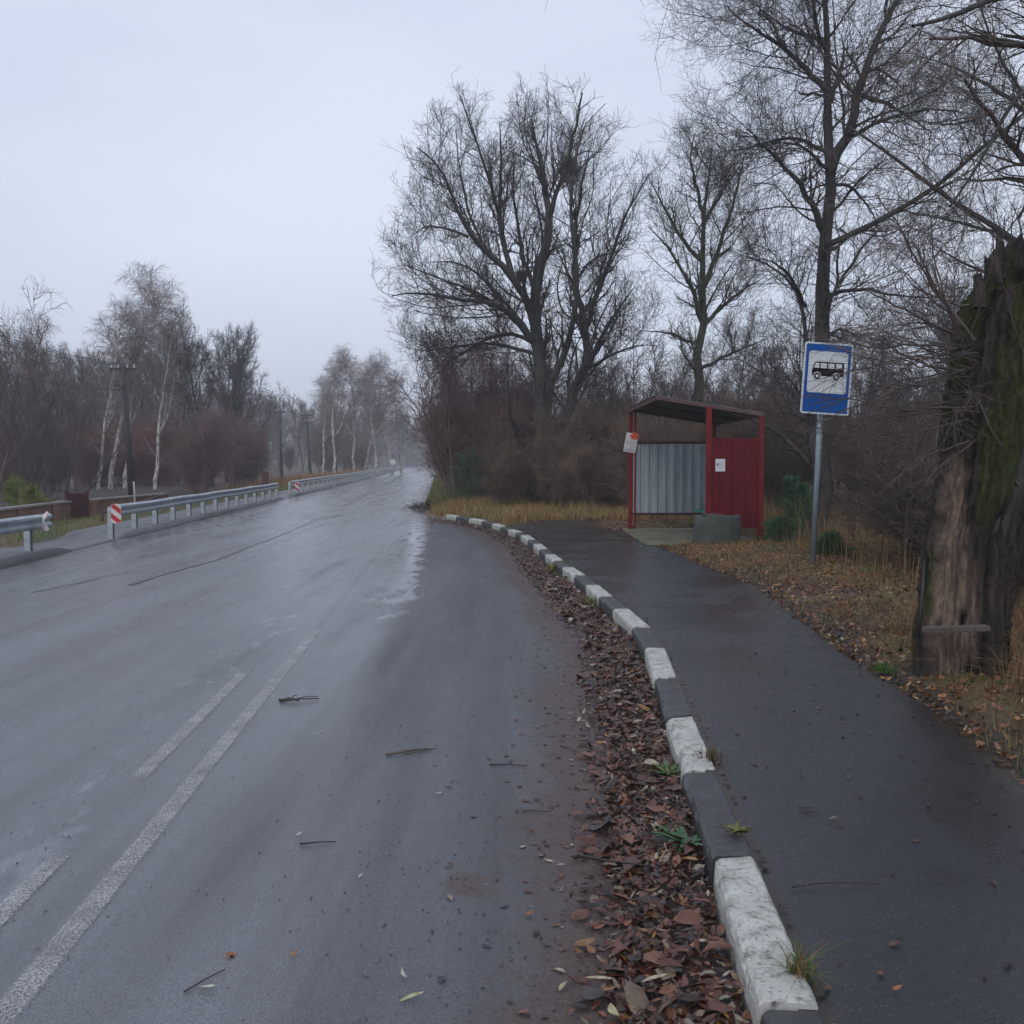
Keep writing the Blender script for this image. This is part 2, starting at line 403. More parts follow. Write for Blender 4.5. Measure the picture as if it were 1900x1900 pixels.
# path on the right
prow = np.arange(-6, 22.7, .1); pc = np.linspace(0, 1, 26)
def pth(y):
    a = float(XK(y))+.1; b = float(XP(y)) + .34*(float(fbm(y*2.2, 0., 51, 5))-.5)
    if y > 21.5:
        t = (y-21.5)/1.2; a += .5*t; b = b - .5*t*t
    return a + (b-a)*pc
def path_c(X, Y):
    e = XP(Y)-X; k = X-XK(Y)
    d = np.maximum(.9*(1-sstep(.0,.22,e)), .75*(1-sstep(.15,.27,k)))
    return np.stack([d, d*0, d*0], -1)
grid('path', prow, pth, lambda X,Y: .138+zr(Y)+.008*(fbm(X*1.5,Y*.8,8)-.5)-.012*(1-sstep(0,.12,XP(Y)-X)), path_c, M_path)

# raised path on the left with a dropped driveway
lrow = np.concatenate([np.arange(2, 45, .15), np.arange(45, 320, 2.)])
def lz(y):
    d = sstep(16.9,18.0,y)*(1-sstep(20.3,21.3,y)); d2 = sstep(40.8,42,y)*(1-sstep(43.5,45,y))
    return .12 - .105*np.maximum(d,d2)
lc = np.array([0, 0, .14, .16, .5, .9, 1.25, 1.3])
def lpath_z(X, Y):
    s = XL(Y)-X; z = lz(Y)+zr(Y)
    Z = z + 0*X
    Z[:, 0] = Z[:, 0]*0 - .06 + zr(Y[:, 0])
    Z[:,-1] -= .05
    return Z
xs_ = lambda y: float(XL(y)) + np.array([.012, 0, -.14, -.16, -.5, -.9, -1.25, -1.3])
def lpc(X, Y): return np.stack([.25+0*X, .25+0*X, 1+0*X], -1)
lp = grid('path', lrow, xs_, lpath_z, lpc, M_road)

# road markings, 4 mm above the tarmac
def strip(name, f, y0, y1, wdt, matl, step=.1, wfun=None):
    ys = np.arange(y0, y1+step*.5, step); V = []; C = []
    for y in ys:
        x = f(y); ww = wdt*(wfun(y) if wfun else 1)/2
        ed = min((y-y0), (y1-y))/.25; ed = max(0, min(1, ed+.3))
        for k, u in enumerate((-1,-.6,0,.6,1)):
            V.append((x+ww*u, y, 0)); C.append((ed*(0 if abs(u) == 1 else 1),)*3)
    V = np.array(V); V[:,2] = road_z(V[:,0], V[:,1]) + .005
    i = np.arange(len(V)).reshape(-1, 5)
    F = np.stack([i[:-1,:-1], i[:-1,1:], i[1:,1:], i[1:,:-1]], -1).reshape(-1,4)
    return np_mesh(name, V, F, matl, None, False, np.array(C), 'structure')
def thru(a, b):
    pa, pb = G(*a), G(*b); s = (pb[0]-pa[0])/(pb[1]-pa[1]); return lambda y: pa[0]+s*(y-pa[1])
sol = thru((15,1878),(572,1188)); dash = thru((40,1662),(452,1250)); far_l = thru((0,1180),(125,1135))
strip('road_marking', sol, .5, 9.2, .12, M_line)
strip('road_marking', dash, G(129,1576)[1]-1.6, G(129,1576)[1], .11, M_line)
strip('road_marking', dash, G(236,1458)[1], G(462,1244)[1], .11, M_line)
strip('road_marking', far_l, 6, 13, .11, M_line2)
strip('road_marking', sol, 9.2, 19, .1, M_line2)
rngc = np.random.default_rng(9)
def crack(pts, wdt):
    P = [G(*p) for p in pts]; ys = [p[1] for p in P]; xs = [p[0] for p in P]
    strip('road_crack', lambda y: float(np.interp(y, ys, xs)) + .05*(float(vn(y*2.3, 0.5, 3))-.5), ys[0], ys[-1], wdt, M_crack, .12, lambda y: .25+1.1*float(vn(y*1.7, .2, 5)))
crack([(242,1086),(320,1062),(400,1040),(470,1012),(530,990),(590,966),(640,957)], .085)
crack([(640,941),(668,928),(690,917)], .2); crack([(716,905),(742,890),(756,883)], .35); crack([(60,1100),(150,1082),(242,1060)],.03)

# ---------------------------------------------------------------- kerb stones
def kerb_frames():
    ys = np.linspace(-1.5, 27.4, 4000); xs = XK(ys)
    # soften the corners of the measured line
    k = 90; xs = np.convolve(np.pad(xs, k, 'edge'), np.ones(2*k+1)/(2*k+1), 'valid')
    s = np.concatenate([[0], np.cumsum(np.hypot(np.diff(xs), np.diff(ys)))])
    s0 = np.interp(G(1320,1583,.15)[1], ys, s)
    n0 = -int(s0 // 1.0); res = []
    n1 = int((s[-1]-s0)//1.0)
    for k in range(n0, n1):
        a, b = s0+k, s0+k+1.0
        res.append((k, (np.interp(a,s,xs), np.interp(a,s,ys)), (np.interp(b,s,xs), np.interp(b,s,ys))))
    return res
ORD = ['first','second','third','fourth','fifth','sixth','seventh','eighth','ninth','tenth','eleventh','twelfth','thirteenth','fourteenth','fifteenth']
wi = di = 0
for k, a, b in kerb_frames():
    white = (k % 2 != 0)
    dx, dy = b[0]-a[0], b[1]-a[1]; Ln = math.hypot(dx, dy); ang = math.atan2(-dx, dy)
    rg = random.Random(k*7+3)
    m = MB(); h = .15; g = .007; nseg = 26
    prof = [(0,-.1),(0,h-.035),(.006,h-.012),(.02,h),(.14,h),(.15,h-.01),(.15,-.1)]
    vs = []; fs = []
    for i in range(nseg+1):
        t = g + (Ln-2*g)*i/nseg; endz = -.004 if i in (0, nseg) else 0
        for j,(x,z) in enumerate(prof):
            c = rg.uniform(-.002,.002); chip = .016*max(0, float(vn(t*9+k*3.1, j*.4, 8))-.68)/.3 if j in (1,2,3) else 0; vs.append((x+c+chip, t, z+endz*(z>0)+rg.uniform(-.0015,.0015)*(z>0)-chip*.9))
    np_ = len(prof)
    for i in range(nseg):
        for j in range(np_): q = i*np_; fs.append((q+j, q+(j+1)%np_, q+np_+(j+1)%np_, q+np_+j))
    fs.append(tuple(range(np_))); fs.append(tuple(range(nseg*np_, (nseg+1)*np_)))
    m.add(vs, fs); o = m.build('kerb_stone', M_kw if white else M_kd)
    o.location = (a[0], a[1], rg.uniform(-.009,.007)+float(zr(a[1]))); o.rotation_euler = (rg.uniform(-.012,.012), rg.uniform(-.03,.03), ang+rg.uniform(-.012,.012))
    bottom = a[1] < 1.6
    if bottom: lab = 'kerb stone just below the nearest white one, at the very bottom edge' if a[1] > .5 else 'grey kerb stone beside the photographer, below the bottom edge'
    if white:
        wi += (0 if bottom else 1); 
        if not bottom: lab = f'white painted kerb stone, {ORD[min(wi-1,14)]} white one counting from the bottom of the photo'
    else:
        di += (0 if bottom else 1)
        if not bottom: lab = f'dark grey kerb stone, {ORD[min(di-1,14)]} dark one counting from the bottom of the photo'
    tag(o, lab, 'kerb stone', 'kerb stones painted alternately white and dark along the bus bay')

# ---------------------------------------------------------------- branching plants
def unit(v): return v/np.maximum(np.linalg.norm(v, axis=-1, keepdims=True), 1e-9)
def resample(pts, n):
    pts = np.array(pts, float); d = np.concatenate([[0], np.cumsum(np.linalg.norm(np.diff(pts, axis=0), axis=1))])
    t = np.linspace(0, d[-1], n); q = np.stack([np.interp(t, d, pts[:,i]) for i in range(3)], 1)
    for _ in range(2): q[1:-1] = .25*q[:-2]+.5*q[1:-1]+.25*q[2:]
    return q
def spawn(rng, B, per, length, ang, tmin=.12, tmax=1., K=4, wob=.14, trop=.08, rf=.6, rmin=.004, taper=.35, fall=.5, gnarl=0):
    P, Rr = B; Nn, K1 = Rr.shape
    t = (np.tile(np.arange(per), (Nn,1)) + rng.random((Nn,per)))/per*(tmax-tmin)+tmin
    f = t*(K1-1); i = np.minimum(f.astype(int), K1-2); u = (f-i)[...,None]; n = np.arange(Nn)[:,None]
    p0 = P[n,i]*(1-u)+P[n,i+1]*u; d = unit(P[n,i+1]-P[n,i]); r = Rr[n,i]*(1-u[...,0])+Rr[n,i+1]*u[...,0]
    wv = rng.normal(size=d.shape); a = unit(wv-(wv*d).sum(-1,keepdims=True)*d)
    th = ang*(.65+.7*rng.random(t.shape))[...,None]
    nd = d*np.cos(th)+a*np.sin(th)
    Ln = length*(1-fall*t)*(.55+.9*rng.random(t.shape))
    r0 = np.minimum(np.maximum(r*rf, rmin), .02+Ln*.03)
    p = p0.reshape(-1,3); nd = nd.reshape(-1,3); Ln = Ln.reshape(-1,1); r0 = r0.reshape(-1)
    pts = [p]
    for k in range(K):
        nd = unit(nd + wob*rng.normal(size=nd.shape) + np.array([0,0,trop]))
        p = p + nd*Ln/K; pts.append(p)
    Q = np.stack(pts, 1); e = np.maximum(r0*taper, rmin*.55)
    RR = r0[:,None] + (e-r0)[:,None]*np.linspace(0,1,K+1)[None]
    return Q, RR
def tubes(Bs, sides):
    VV = []; FF = []; off = 0
    for P, Rr in Bs:
        Nn, K1 = Rr.shape
        T = np.empty_like(P); T[:,1:-1] = P[:,2:]-P[:,:-2]; T[:,0] = P[:,1]-P[:,0]; T[:,-1] = P[:,-1]-P[:,-2]; T = unit(T)
        D = unit(P[:,-1]-P[:,0]); ref = np.where(np.abs(D[:,2:3]) > .8, np.array([[1.,0,0]]), np.array([[0,0,1.]]))[:,None]
        U = unit(np.cross(T, np.broadcast_to(ref, T.shape))); W = np.cross(T, U)
        a = np.arange(sides)*2*math.pi/sides
        ring = P[:,:,None] + Rr[:,:,None,None]*(U[:,:,None]*np.cos(a)[None,None,:,None] + W[:,:,None]*np.sin(a)[None,None,:,None])
        VV.append(ring.reshape(-1,3))
        idx = np.arange(Nn*K1*sides).reshape(Nn,K1,sides)+off; nx = np.roll(idx,-1,2)
        FF.append(np.stack([idx[:,:-1],nx[:,:-1],nx[:,1:],idx[:,1:]],-1).reshape(-1,4)); off += Nn*K1*sides
    return np.concatenate(VV), np.concatenate(FF)
def stack(sk, n=13):
    return np.stack([resample(p, n) for p,_,_ in sk]), np.array([np.linspace(a,b,n) for _,a,b in sk])
def tree_from(name, base, skel, mt, mw, levels, seed, label, cat='tree', group=None, trunk_sides=9, env=None):
    "base: world xyz; skeleton in local metres"
    rng = np.random.default_rng(seed)
    root = empty(name, base, 0, label, cat, group)
    B0 = stack(skel)
    big = B0[0][:,1:] ; 
    B0[0][:,1:-1] += rng.normal(size=B0[0][:,1:-1].shape)*np.minimum(.05, B0[1][:,1:-1,None]*.35)
    V, F = tubes([B0], trunk_sides); np_mesh('trunk', V, F, mt, root, True)
    lv = []; cur = B0
    for i, Lk in enumerate(levels):
        nx = spawn(rng, cur, **Lk)
        if i == 1:                                     # small shoots straight from the limbs too
            q = dict(Lk); q['per'] = max(4, Lk['per']); e = spawn(rng, B0, **q)
            if e[1].shape[1] == nx[1].shape[1]: nx = (np.concatenate([nx[0], e[0]]), np.concatenate([nx[1], e[1]]))
        if env is not None:                            # the crown keeps to its own rounded outline
            c_, h_ = np.array(env[0]), np.array(env[1]); e = nx[0][:,-1]
            lim = (.82 if i == 0 else .95) + .3*rng.random(len(e))**2
            q = (((e-c_)/h_)**2).sum(1) < lim
            nx = (nx[0][q], nx[1][q])
        lv.append(nx); cur = nx
    V1, F1 = tubes(lv[:1], 5); V2, F2 = tubes(lv[1:], 3)
    np_mesh('crown', np.concatenate([V1,V2]), np.concatenate([F1, F2+len(V1)]), mw, root)
    return root
def auto_skel(rng, H, r, limbs=7, spread=.6, clear=.25, lean=.03, stems=1, limblen=.42, up=.12):
    sk = []
    for s in range(stems):
        d = np.array([0,0,1.]) + (rng.normal(size=3)*np.array([1,1,0])*(lean + (.22 if stems > 1 else 0)))
        p = np.array([rng.normal()*.12*(stems>1), rng.normal()*.12*(stems>1), -.15]); pts = [p]
        h = H*(1 if s == 0 else rng.uniform(.6,.95))
        for i in range(8):
            d = unit(d + rng.normal(size=3)*.06 + np.array([0,0,.05])); p = p + d*h/8; pts.append(p)
        rs = r*(1 if s == 0 else .75); sk.append((pts, rs, rs*.12))
        for k in range(limbs):
            t = clear + (1-clear)*(k+rng.random())/limbs*.92; f = t*8; i = min(int(f),7); q = pts[i]+(pts[i+1]-pts[i])*(f-i)
            az = rng.random()*6.28 ; an = spread*(.8+.5*rng.random())
            dd = np.array([math.sin(an)*math.cos(az), math.sin(an)*math.sin(az), math.cos(an)]); lp_ = [q]; Lb = h*limblen*(1-.62*t)*(.8+.4*rng.random())
            for j in range(6):
                dd = unit(dd + rng.normal(size=3)*.1 + np.array([0,0,up])); q = q + dd*Lb/6; lp_.append(q)
            r0 = rs*(1-.85*t)*.55; sk.append((lp_, r0, r0*.2))
    return sk
def copy_tree(o, parent=None):
    c = o.copy(); COL.objects.link(c); c.parent = parent
    for ch in list(kids.get(o.name, [])): copy_tree(ch, c)
    return c
kids = {}
def regkids(root):
    kids[root.name] = [c for c in root.children]
    return root
bpy.context.view_layer.update()

def loc(pts, Y, base, depth=0.):
    "skeleton points seen at pixels, in the tree's own frame; each limb leaves the plane of the trunk by depth*progress"
    out = []
    for i, (px, py) in enumerate(pts):
        p = at(px, py, Y); out.append((p[0]-base[0], depth*i/(len(pts)-1), p[2]-base[2]))
    return out

def attach(sk):
    "every limb grows out of the nearest point of the limbs before it"
    done = [resample(sk[0][0], 60)]; out = [sk[0]]
    for pts, a, b in sk[1:]:
        p = np.array(pts, float); al = np.concatenate(done); d = np.hypot(al[:,0]-p[0,0], al[:,2]-p[0,2]); q = al[d.argmin()]
        p[:,1] += q[1]; p = np.concatenate([[q], p[1:]]) if d.min() > .02 else np.concatenate([[q], p[1:]])
        done.append(resample(p, 40)); out.append((p, a, b))
    return out
# --- the great lime tree in the middle
Y1 = 32.; b1 = at(1000, 948, Y1)
T1 = [([(1000,948),(1008,880),(1010,800),(1004,700),(993,605),(996,542),(1011,479),(1019,400)], .42,.16,0),
 ([(1019,400),(1008,321),(996,260),(988,200)], .15,.03,.8),
 ([(1019,410),(1030,368),(1052,305),(1068,240),(1075,200)], .12,.03,-1.),
 ([(993,612),(986,567),(948,510),(901,476),(869,454),(844,400),(838,346),(805,315),(785,310)], .2,.02,-1.5),
 ([(948,510),(937,479),(926,400),(929,337),(929,260),(926,200)], .14,.02,1.4),
 ([(926,400),(905,330),(880,265),(858,215)], .08,.02,-1.6),
 ([(991,640),(964,602),(939,577),(901,570),(844,574),(797,560),(745,575)], .16,.02,-2.),
 ([(988,625),(940,560),(907,517),(870,480),(832,457),(785,455)], .11,.02,2.2),
 ([(1005,817),(1047,773),(1069,724),(1092,684),(1094,640),(1090,589),(1078,550),(1072,510)], .24,.13,.8),
 ([(1072,510),(1072,416),(1081,337),(1095,270),(1110,215)], .13,.02,1.2),
 ([(1012,740),(1025,690),(1047,673),(1059,621),(1066,580),(1072,536),(1050,440),(1052,360),(1075,280)], .17,.03,-1.8),
 ([(1090,600),(1109,542),(1138,463),(1154,409),(1198,337)], .13,.02,-1.3),
 ([(1092,684),(1130,600),(1170,540),(1200,500)], .11,.02,2.),
 ([(1072,510),(1105,460),(1150,440),(1185,420)], .07,.02,1.5),
 ([(1012,803),(1040,803),(1080,799),(1125,781),(1175,780)], .09,.02,-1.),
 ([(1000,545),(970,470),(960,400),(950,300),(958,235)], .12,.02,2.),
 ([(1000,640),(960,610),(900,620),(840,650),(790,690)], .1,.015,1.8),
 ([(1020,400),(1040,330),(1080,250),(1120,240)], .07,.015,1.8),
 ([(962,602),(900,560),(830,535),(765,515)], .09,.015,-1.2),([(990,665),(930,635),(860,635),(800,650),(748,640)], .09,.012,.6),([(1092,684),(1140,655),(1190,640),(1215,645)], .08,.012,-.8),
 ([(869,454),(830,430),(790,420),(760,435)], .07,.015,1.),
 ([(901,476),(870,400),(850,300),(845,230)], .07,.015,.8)]
sk = [(loc(p, Y1, b1, dz*1.3), a*.7, b*.75) for p,a,b,dz in T1]; sk = attach(sk)
LV = [dict(per=13, length=2.7, ang=.72, tmin=.1, K=9, wob=.14, trop=.10, rf=.36, rmin=.010, fall=.35),
      dict(per=10, length=1.05, ang=.8, K=6, wob=.17, trop=.09, rf=.5, rmin=.0062, fall=.4),
      dict(per=6, length=.45, ang=.8, K=3, wob=.17, trop=.08, rf=.6, rmin=.0044, fall=.3),
      dict(per=2, length=.22, ang=.7, K=2, wob=.15, trop=.06, rf=.7, rmin=.0035, fall=.2)]
LVs = [dict(LV[0], length=2.1, per=13), dict(LV[1], length=.9, per=9), dict(LV[2], per=6, length=.42), dict(LV[3], per=2)]
ec = at(966, 480, Y1); env1 = ((ec[0]-b1[0], 0, ec[2]-b1[2]), (4.75, 4.4, 5.75))
tree_from('lime_tree', b1, sk, M_bark, M_twig, LV, 11, 'tallest bare spreading tree in the centre, its forked trunk standing left of the shelter', env=env1)

# --- the tree behind the shelter
Y2 = 33.; b2 = (at(1290,760,Y2)[0], Y2, .15)
T2 = [([(1288,930),(1291,820),(1293,760),(1296,690),(1300,623),(1308,545),(1302,487),(1304,409),(1314,330),(1322,270)], .3,.03,0),
 ([(1292,590),(1273,525),(1226,467),(1190,440)], .12,.02,-1.2),([(1302,490),(1270,440),(1238,370),(1210,300)], .1,.02,1.),
 ([(1300,610),(1350,560),(1394,525),(1440,498)], .11,.02,1.2),([(1304,409),(1288,350),(1270,310),(1275,275)], .09,.02,-1.),
 ([(1306,530),(1340,440),(1360,350),(1365,300)], .12,.02,-1.),([(1304,420),(1345,350),(1380,300),(1400,270)], .09,.02,1.2),
 ([(1300,640),(1250,610),(1205,600)], .09,.015,1.4),([(1296,690),(1350,660),(1400,640)], .09,.015,-1.4),([(1316,311),(1303,290),(1296,260)], .05,.015,.5)]
tree_from('bare_tree', b2, attach([(loc(p,Y2,b2,dz*1.3),a*.75,b*.6) for p,a,b,dz in T2]), M_barkg, M_twigg, LVs, 12, 'bare tree rising directly behind the roof of the bus shelter', env=((at(1303,460,Y2)[0]-b2[0],0,at(1303,460,Y2)[2]-b2[2]),(2.35,2.5,4.3)))

# --- tall tree behind the bus stop sign
Y3 = 20.; b3 = (at(1518,900,Y3)[0], Y3, .15)
T3 = [([(1516,1000),(1517,850),(1520,700),(1525,600),(1532,448),(1540,319),(1538,175),(1530,78),(1528,0),(1525,-120)], .26,.05,0),
 ([(1540,325),(1573,234),(1588,136),(1608,86),(1639,19),(1670,-70)], .14,.03,-1.),
 ([(1534,178),(1490,140),(1448,105),(1400,90),(1362,78),(1330,60)], .085,.015,-.8),([(1448,105),(1430,40),(1400,-20)], .05,.012,.6),
 ([(1530,290),(1500,255),(1471,241),(1430,248),(1394,253),(1360,250)], .06,.012,.8),([(1528,330),(1500,300),(1460,290),(1400,300)], .055,.012,-.9),
 ([(1526,440),(1495,374),(1448,335),(1394,304),(1360,280)], .1,.015,-1.),
 ([(1540,462),(1580,440),(1616,417),(1686,389),(1744,331),(1791,288),(1850,245),(1910,190)], .08,.02,-1.6),
 ([(1508,930),(1503,760),(1505,640),(1509,545),(1487,502),(1450,470),(1409,455)], .12,.02,.8),
 ([(1505,560),(1470,520),(1430,500),(1390,500)], .06,.012,-1.2),
 ([(1538,180),(1570,130),(1600,60),(1610,0)], .08,.015,1.2),([(1588,190),(1650,190),(1710,205),(1770,220)], .06,.012,1.),
 ([(1560,262),(1620,240),(1680,235),(1740,260)], .055,.012,-1.),([(1580,150),(1640,130),(1700,150)], .05,.012,.8),
 ([(1536,340),(1590,330),(1640,360),(1680,400)], .05,.012,1.),([(1524,560),(1580,540),(1640,560),(1700,570)], .06,.012,-.8),
 ([(1524,620),(1580,600),(1640,610)], .05,.012,1.),([(1530,80),(1480,30),(1440,-40)], .06,.012,1.),([(1535,120),(1500,60),(1480,0),(1470,-60)], .06,.012,-1.),
 ([(1516,800),(1480,740),(1430,690)], .06,.012,-.6),([(1518,860),(1560,830),(1600,790)],.05,.012,.6)]
LV3 = [dict(per=13, length=2.0, ang=.8, tmin=.1, K=9, wob=.17, trop=.03, rf=.32, rmin=.0065, fall=.35),
       dict(per=8, length=.9, ang=.8, K=6, wob=.18, trop=.05, rf=.48, rmin=.0036, fall=.4),
       dict(per=6, length=.42, ang=.8, K=3, wob=.18, trop=.05, rf=.6, rmin=.0027, fall=.3),
       dict(per=2, length=.22, ang=.8, K=2, wob=.2, trop=.02, rf=.7, rmin=.0022, fall=.2)]
tree_from('tall_tree', b3, attach([(loc(p,Y3,b3,dz*1.3),a*.78,b*.6) for p,a,b,dz in T3]), M_bark, M_twig, LV3, 13, 'tall slender bare tree directly behind the blue bus stop sign, its top leaving the photo')

# --- right background tree beside it
Y5 = 24.; b5 = (at(1720,900,Y5)[0]+2.6, Y5, .15)
T5 = [([(1990,1000),(1985,800),(1975,600),(1960,400),(1950,200),(1940,0),(1935,-150)], .28,.06,0),
 ([(1985,640),(1900,560),(1820,520),(1740,500),(1680,470)], .1,.012,-1.),([(1970,500),(1880,420),(1800,380),(1720,350)], .09,.012,1.5),
 ([(1960,380),(1880,300),(1800,230),(1720,190)], .09,.012,-1.),([(1955,250),(1880,160),(1810,100),(1740,60)], .09,.012,1.),
 ([(1945,120),(1880,30),(1820,-40)], .08,.012,-1.),([(1988,740),(1900,690),(1800,660),(1720,650)], .08,.012,1.),([(1950,200),(1860,200),(1780,150),(1700,40)], .07,.012,-2.)]
tree_from('bare_tree', b5, attach([(loc(p,Y5,b5,dz*1.3),a*.85,b*.6) for p,a,b,dz in T5]), M_bark, M_twigg, LV3, 14, 'bare tree beyond the right edge, its fine branches filling the sky behind the broken trunk')

# --- old broken hollow tree at the right
YS = 6.5; bS = at(1775, 1262, YS); bS = (bS[0], YS, .14)
SX = [(1290,1690,1862),(1240,1706,1844),(1180,1704,1846),(1090,1712,1854),(1000,1716,1866),(930,1728,1880),(870,1745,1902),(780,1755,1928),(700,1757,1950),(600,1761,1976),(560,1780,1992),(520,1802,2004),(470,1812,2022),(430,1832,2040),(405,1880,2046),(385,1930,2040)]
def stump():
    rows = 330; cols = 260
    hp = np.array([at(1800,r[0],YS)[2]-bS[2] for r in SX]); l = np.array([at(r[1],r[0],YS)[0]-bS[0] for r in SX]); rt = np.array([at(r[2],r[0],YS)[0]-bS[0] for r in SX])
    z = np.linspace(hp[0], hp[-1], rows); lx = np.interp(z,hp,l); rx = np.interp(z,hp,rt)
    k = np.ones(7)/7; lx[3:-3] = np.convolve(lx,k,'valid'); rx[3:-3] = np.convolve(rx,k,'valid')
    cx = (lx+rx)/2+.025+.03*np.clip(z,0,3); rad = (rx-lx)/2*.925
    A = np.linspace(0, 2*math.pi, cols, endpoint=False)
    ZZ, AA = np.meshgrid(z, A, indexing='ij')
    Rb = rad[:,None]*np.ones(cols)
    # seamless angular noise
    ca, sa = np.cos(AA), np.sin(AA)
    def an(fx, fz, sd): return fbm(ca*fx+ZZ*fz+9, sa*fx+ZZ*fz*.3+5, sd, 3)
    lump = (an(1.6,.9,60)-.5)
    ridge = 1-np.abs(2*an(7.5,2.4,61)-1); ridge2 = 1-np.abs(2*an(16,6,62)-1)
    zn = ZZ
    ac = np.mod(AA, 2*math.pi)                  # 0:+x, pi: -x, 1.5pi: -y (towards the path and viewer)
    # bare wood: lower part on the side facing the path
    ctr = 4.05-.55*sstep(.5,1.4,zn); wth = .82-.42*sstep(.45,1.3,zn)
    wmask = np.exp(-((ac-ctr)/wth)**2)*(1-sstep(1.15,1.55,zn+.6*(an(3,2,64)-.5)))*sstep(-.2,.1,zn)
    wmask = sstep(.34,.56, wmask+.7*(an(5,3,63)-.5))
    scar = np.exp(-((ac-4.3)/.13)**2-((zn-.38)/.06)**2) + 1.*np.exp(-((ac-4.9)/.16)**2-((zn-.98)/.10)**2) + .8*np.exp(-((ac-4.75)/.25)**2-((zn-.05)/.09)**2)
    moss = sstep(.50,.62, an(3,1.6,66)+.42*np.exp(-((ac-4.6)/.5)**2)*sstep(.9,1.3,zn)*(1-sstep(2.5,2.9,zn))+.2*np.exp(-((ac-3.3)/.5)**2)*sstep(1.4,1.7,zn)-.06)*(1-wmask)
    dr = .20*lump*rad[:,None]*2 + .05*(an(5,4,72)-.5) + .03*(an(14,12,73)-.5) + (.06*ridge**2+.03*ridge2**2+.014*(1-np.abs(2*an(34,14,75)-1))**2)*(1-.75*wmask) + .012*moss*an(30,30,67)-.035 - .03*wmask - .085*np.clip(scar,0,1)
    flare = .10*np.exp(-((zn+.1)/.12)**2)*(1+.8*np.sin(AA*5+1))
    RR = Rb+dr+flare*.5
    # ragged broken top
    top = sstep(hp[-1]-.55, hp[-1], ZZ)
    ZT = ZZ + top*(.75*(an(2.5,0,70)-.5)+.9*(an(9,0,71)-.5)+.3*(an(22,0,76)-.5))*1.1 - top*.55
    X = cx[:,None]+RR*ca; Yv = RR*sa*.92 + .12*ZZ*.3; V = np.stack([X,Yv,ZT],-1)
    bark = np.array([.016,.013,.012]); bark2 = np.array([.06,.047,.04]); wd = np.array([.27,.2,.155]); wd2 = np.array([.12,.085,.07]); ms = np.array([.05,.062,.012]); dk = np.array([.012,.01,.009])
    c = bark+(bark2-bark)*(ridge**1.5)[...,None]
    g = (.6*an(9,3.5,68)+.4*an(3,6,74))[...,None]; cw = wd2+(wd-wd2)*sstep(.38,.62,g)
    c = c+(cw-c)*wmask[...,None]; c = c+(ms*(.6+.9*an(18,14,69))[...,None]-c)*moss[...,None]*.9; c = c+(dk-c)*np.clip(scar*1.3,0,1)[...,None]
    V = V.reshape(-1,3); C = c.reshape(-1,3)
    i = np.arange(rows*cols).reshape(rows,cols); nx = np.roll(i,-1,1)
    F = np.stack([i[:-1],nx[:-1],nx[1:],i[1:]],-1).reshape(-1,4)
    # sunken rotten heart closing the top
    heart = V[i[-1]]; m0 = heart.mean(0)
    rings = [heart*.55+m0*.45-[0,0,.14], heart*.12+m0*.88-[0,0,.28]]
    base = len(V)
    for q, rg in enumerate(rings):
        V = np.concatenate([V, rg]); C = np.concatenate([C, np.tile(dk,(cols,1))])
        cur = np.arange(cols)+base+q*cols; prv = i[-1] if q == 0 else cur-cols
        F = np.concatenate([F, np.stack([prv,np.roll(prv,-1),np.roll(cur,-1),cur],-1)])
    return V, F, C
M_stump = mat('old_trunk', (.05,.04,.03), .8); n = N(M_stump)
fz = n.co((1,1,.4)); n.set(Base_Color=n.mix(1., n.attr().outputs['Color'], n.ramp(n.noise(38,6,.7,fz), [(.32,(.4,.4,.4)),(.5,(1.,1.,1.)),(.72,(1.7,1.6,1.5))]),'MULTIPLY'))
n.bump(n.noise(60,6,.75,fz), 1., .03)
M_stump2 = noisy('rotten_wood', (.014,.011,.01), (.07,.052,.042), 14, .85, bump=.9, dist=.02, co=(1,1,.3))
st = empty('broken_tree', bS, 0, 'old broken moss-covered tree trunk at the right edge with bare pale wood near its foot', 'tree')
V, F, C = stump(); np_mesh('trunk', V, F, M_stump, st, True, C)
def sl_(pts, dz=0., dz0=0.):
    out = []
    for i,(px,py) in enumerate(pts):
        p = at(px,py,YS); out.append((p[0]-bS[0], dz0+dz*i/(len(pts)-1), p[2]-bS[2]))
    return out
limb = [(sl_([(1812,1060),(1835,985),(1862,900),(1885,830),(1915,740),(1960,600),(2010,480)], -.2, -.06), .085,.05),
        (sl_([(2010,520),(2020,380),(2020,200),(2010,0),(1980,-200),(1950,-330)], .2), .2,.1),
        (sl_([(1980,-200),(1700,-280),(1400,-200),(1215,-75)], -.3,.2), .05,.006),
        (sl_([(2018,120),(1960,20),(1900,5),(1830,30),(1780,50),(1720,95),(1640,130),(1600,150)], -.9,.1), .036,.008),
        (sl_([(1975,560),(1930,460),(1890,405),(1841,362),(1783,292),(1717,214),(1627,132)], .9,-.05), .026,.006),
        (sl_([(2015,260),(1950,180),(1900,160),(1830,220),(1770,330),(1700,420)], -.5,0), .02,.006)]
SB = stack(limb); V, F = tubes([SB], 10)
np_mesh('limb', V, F, M_bark, st, True)
fan = []
rf = random.Random(8)
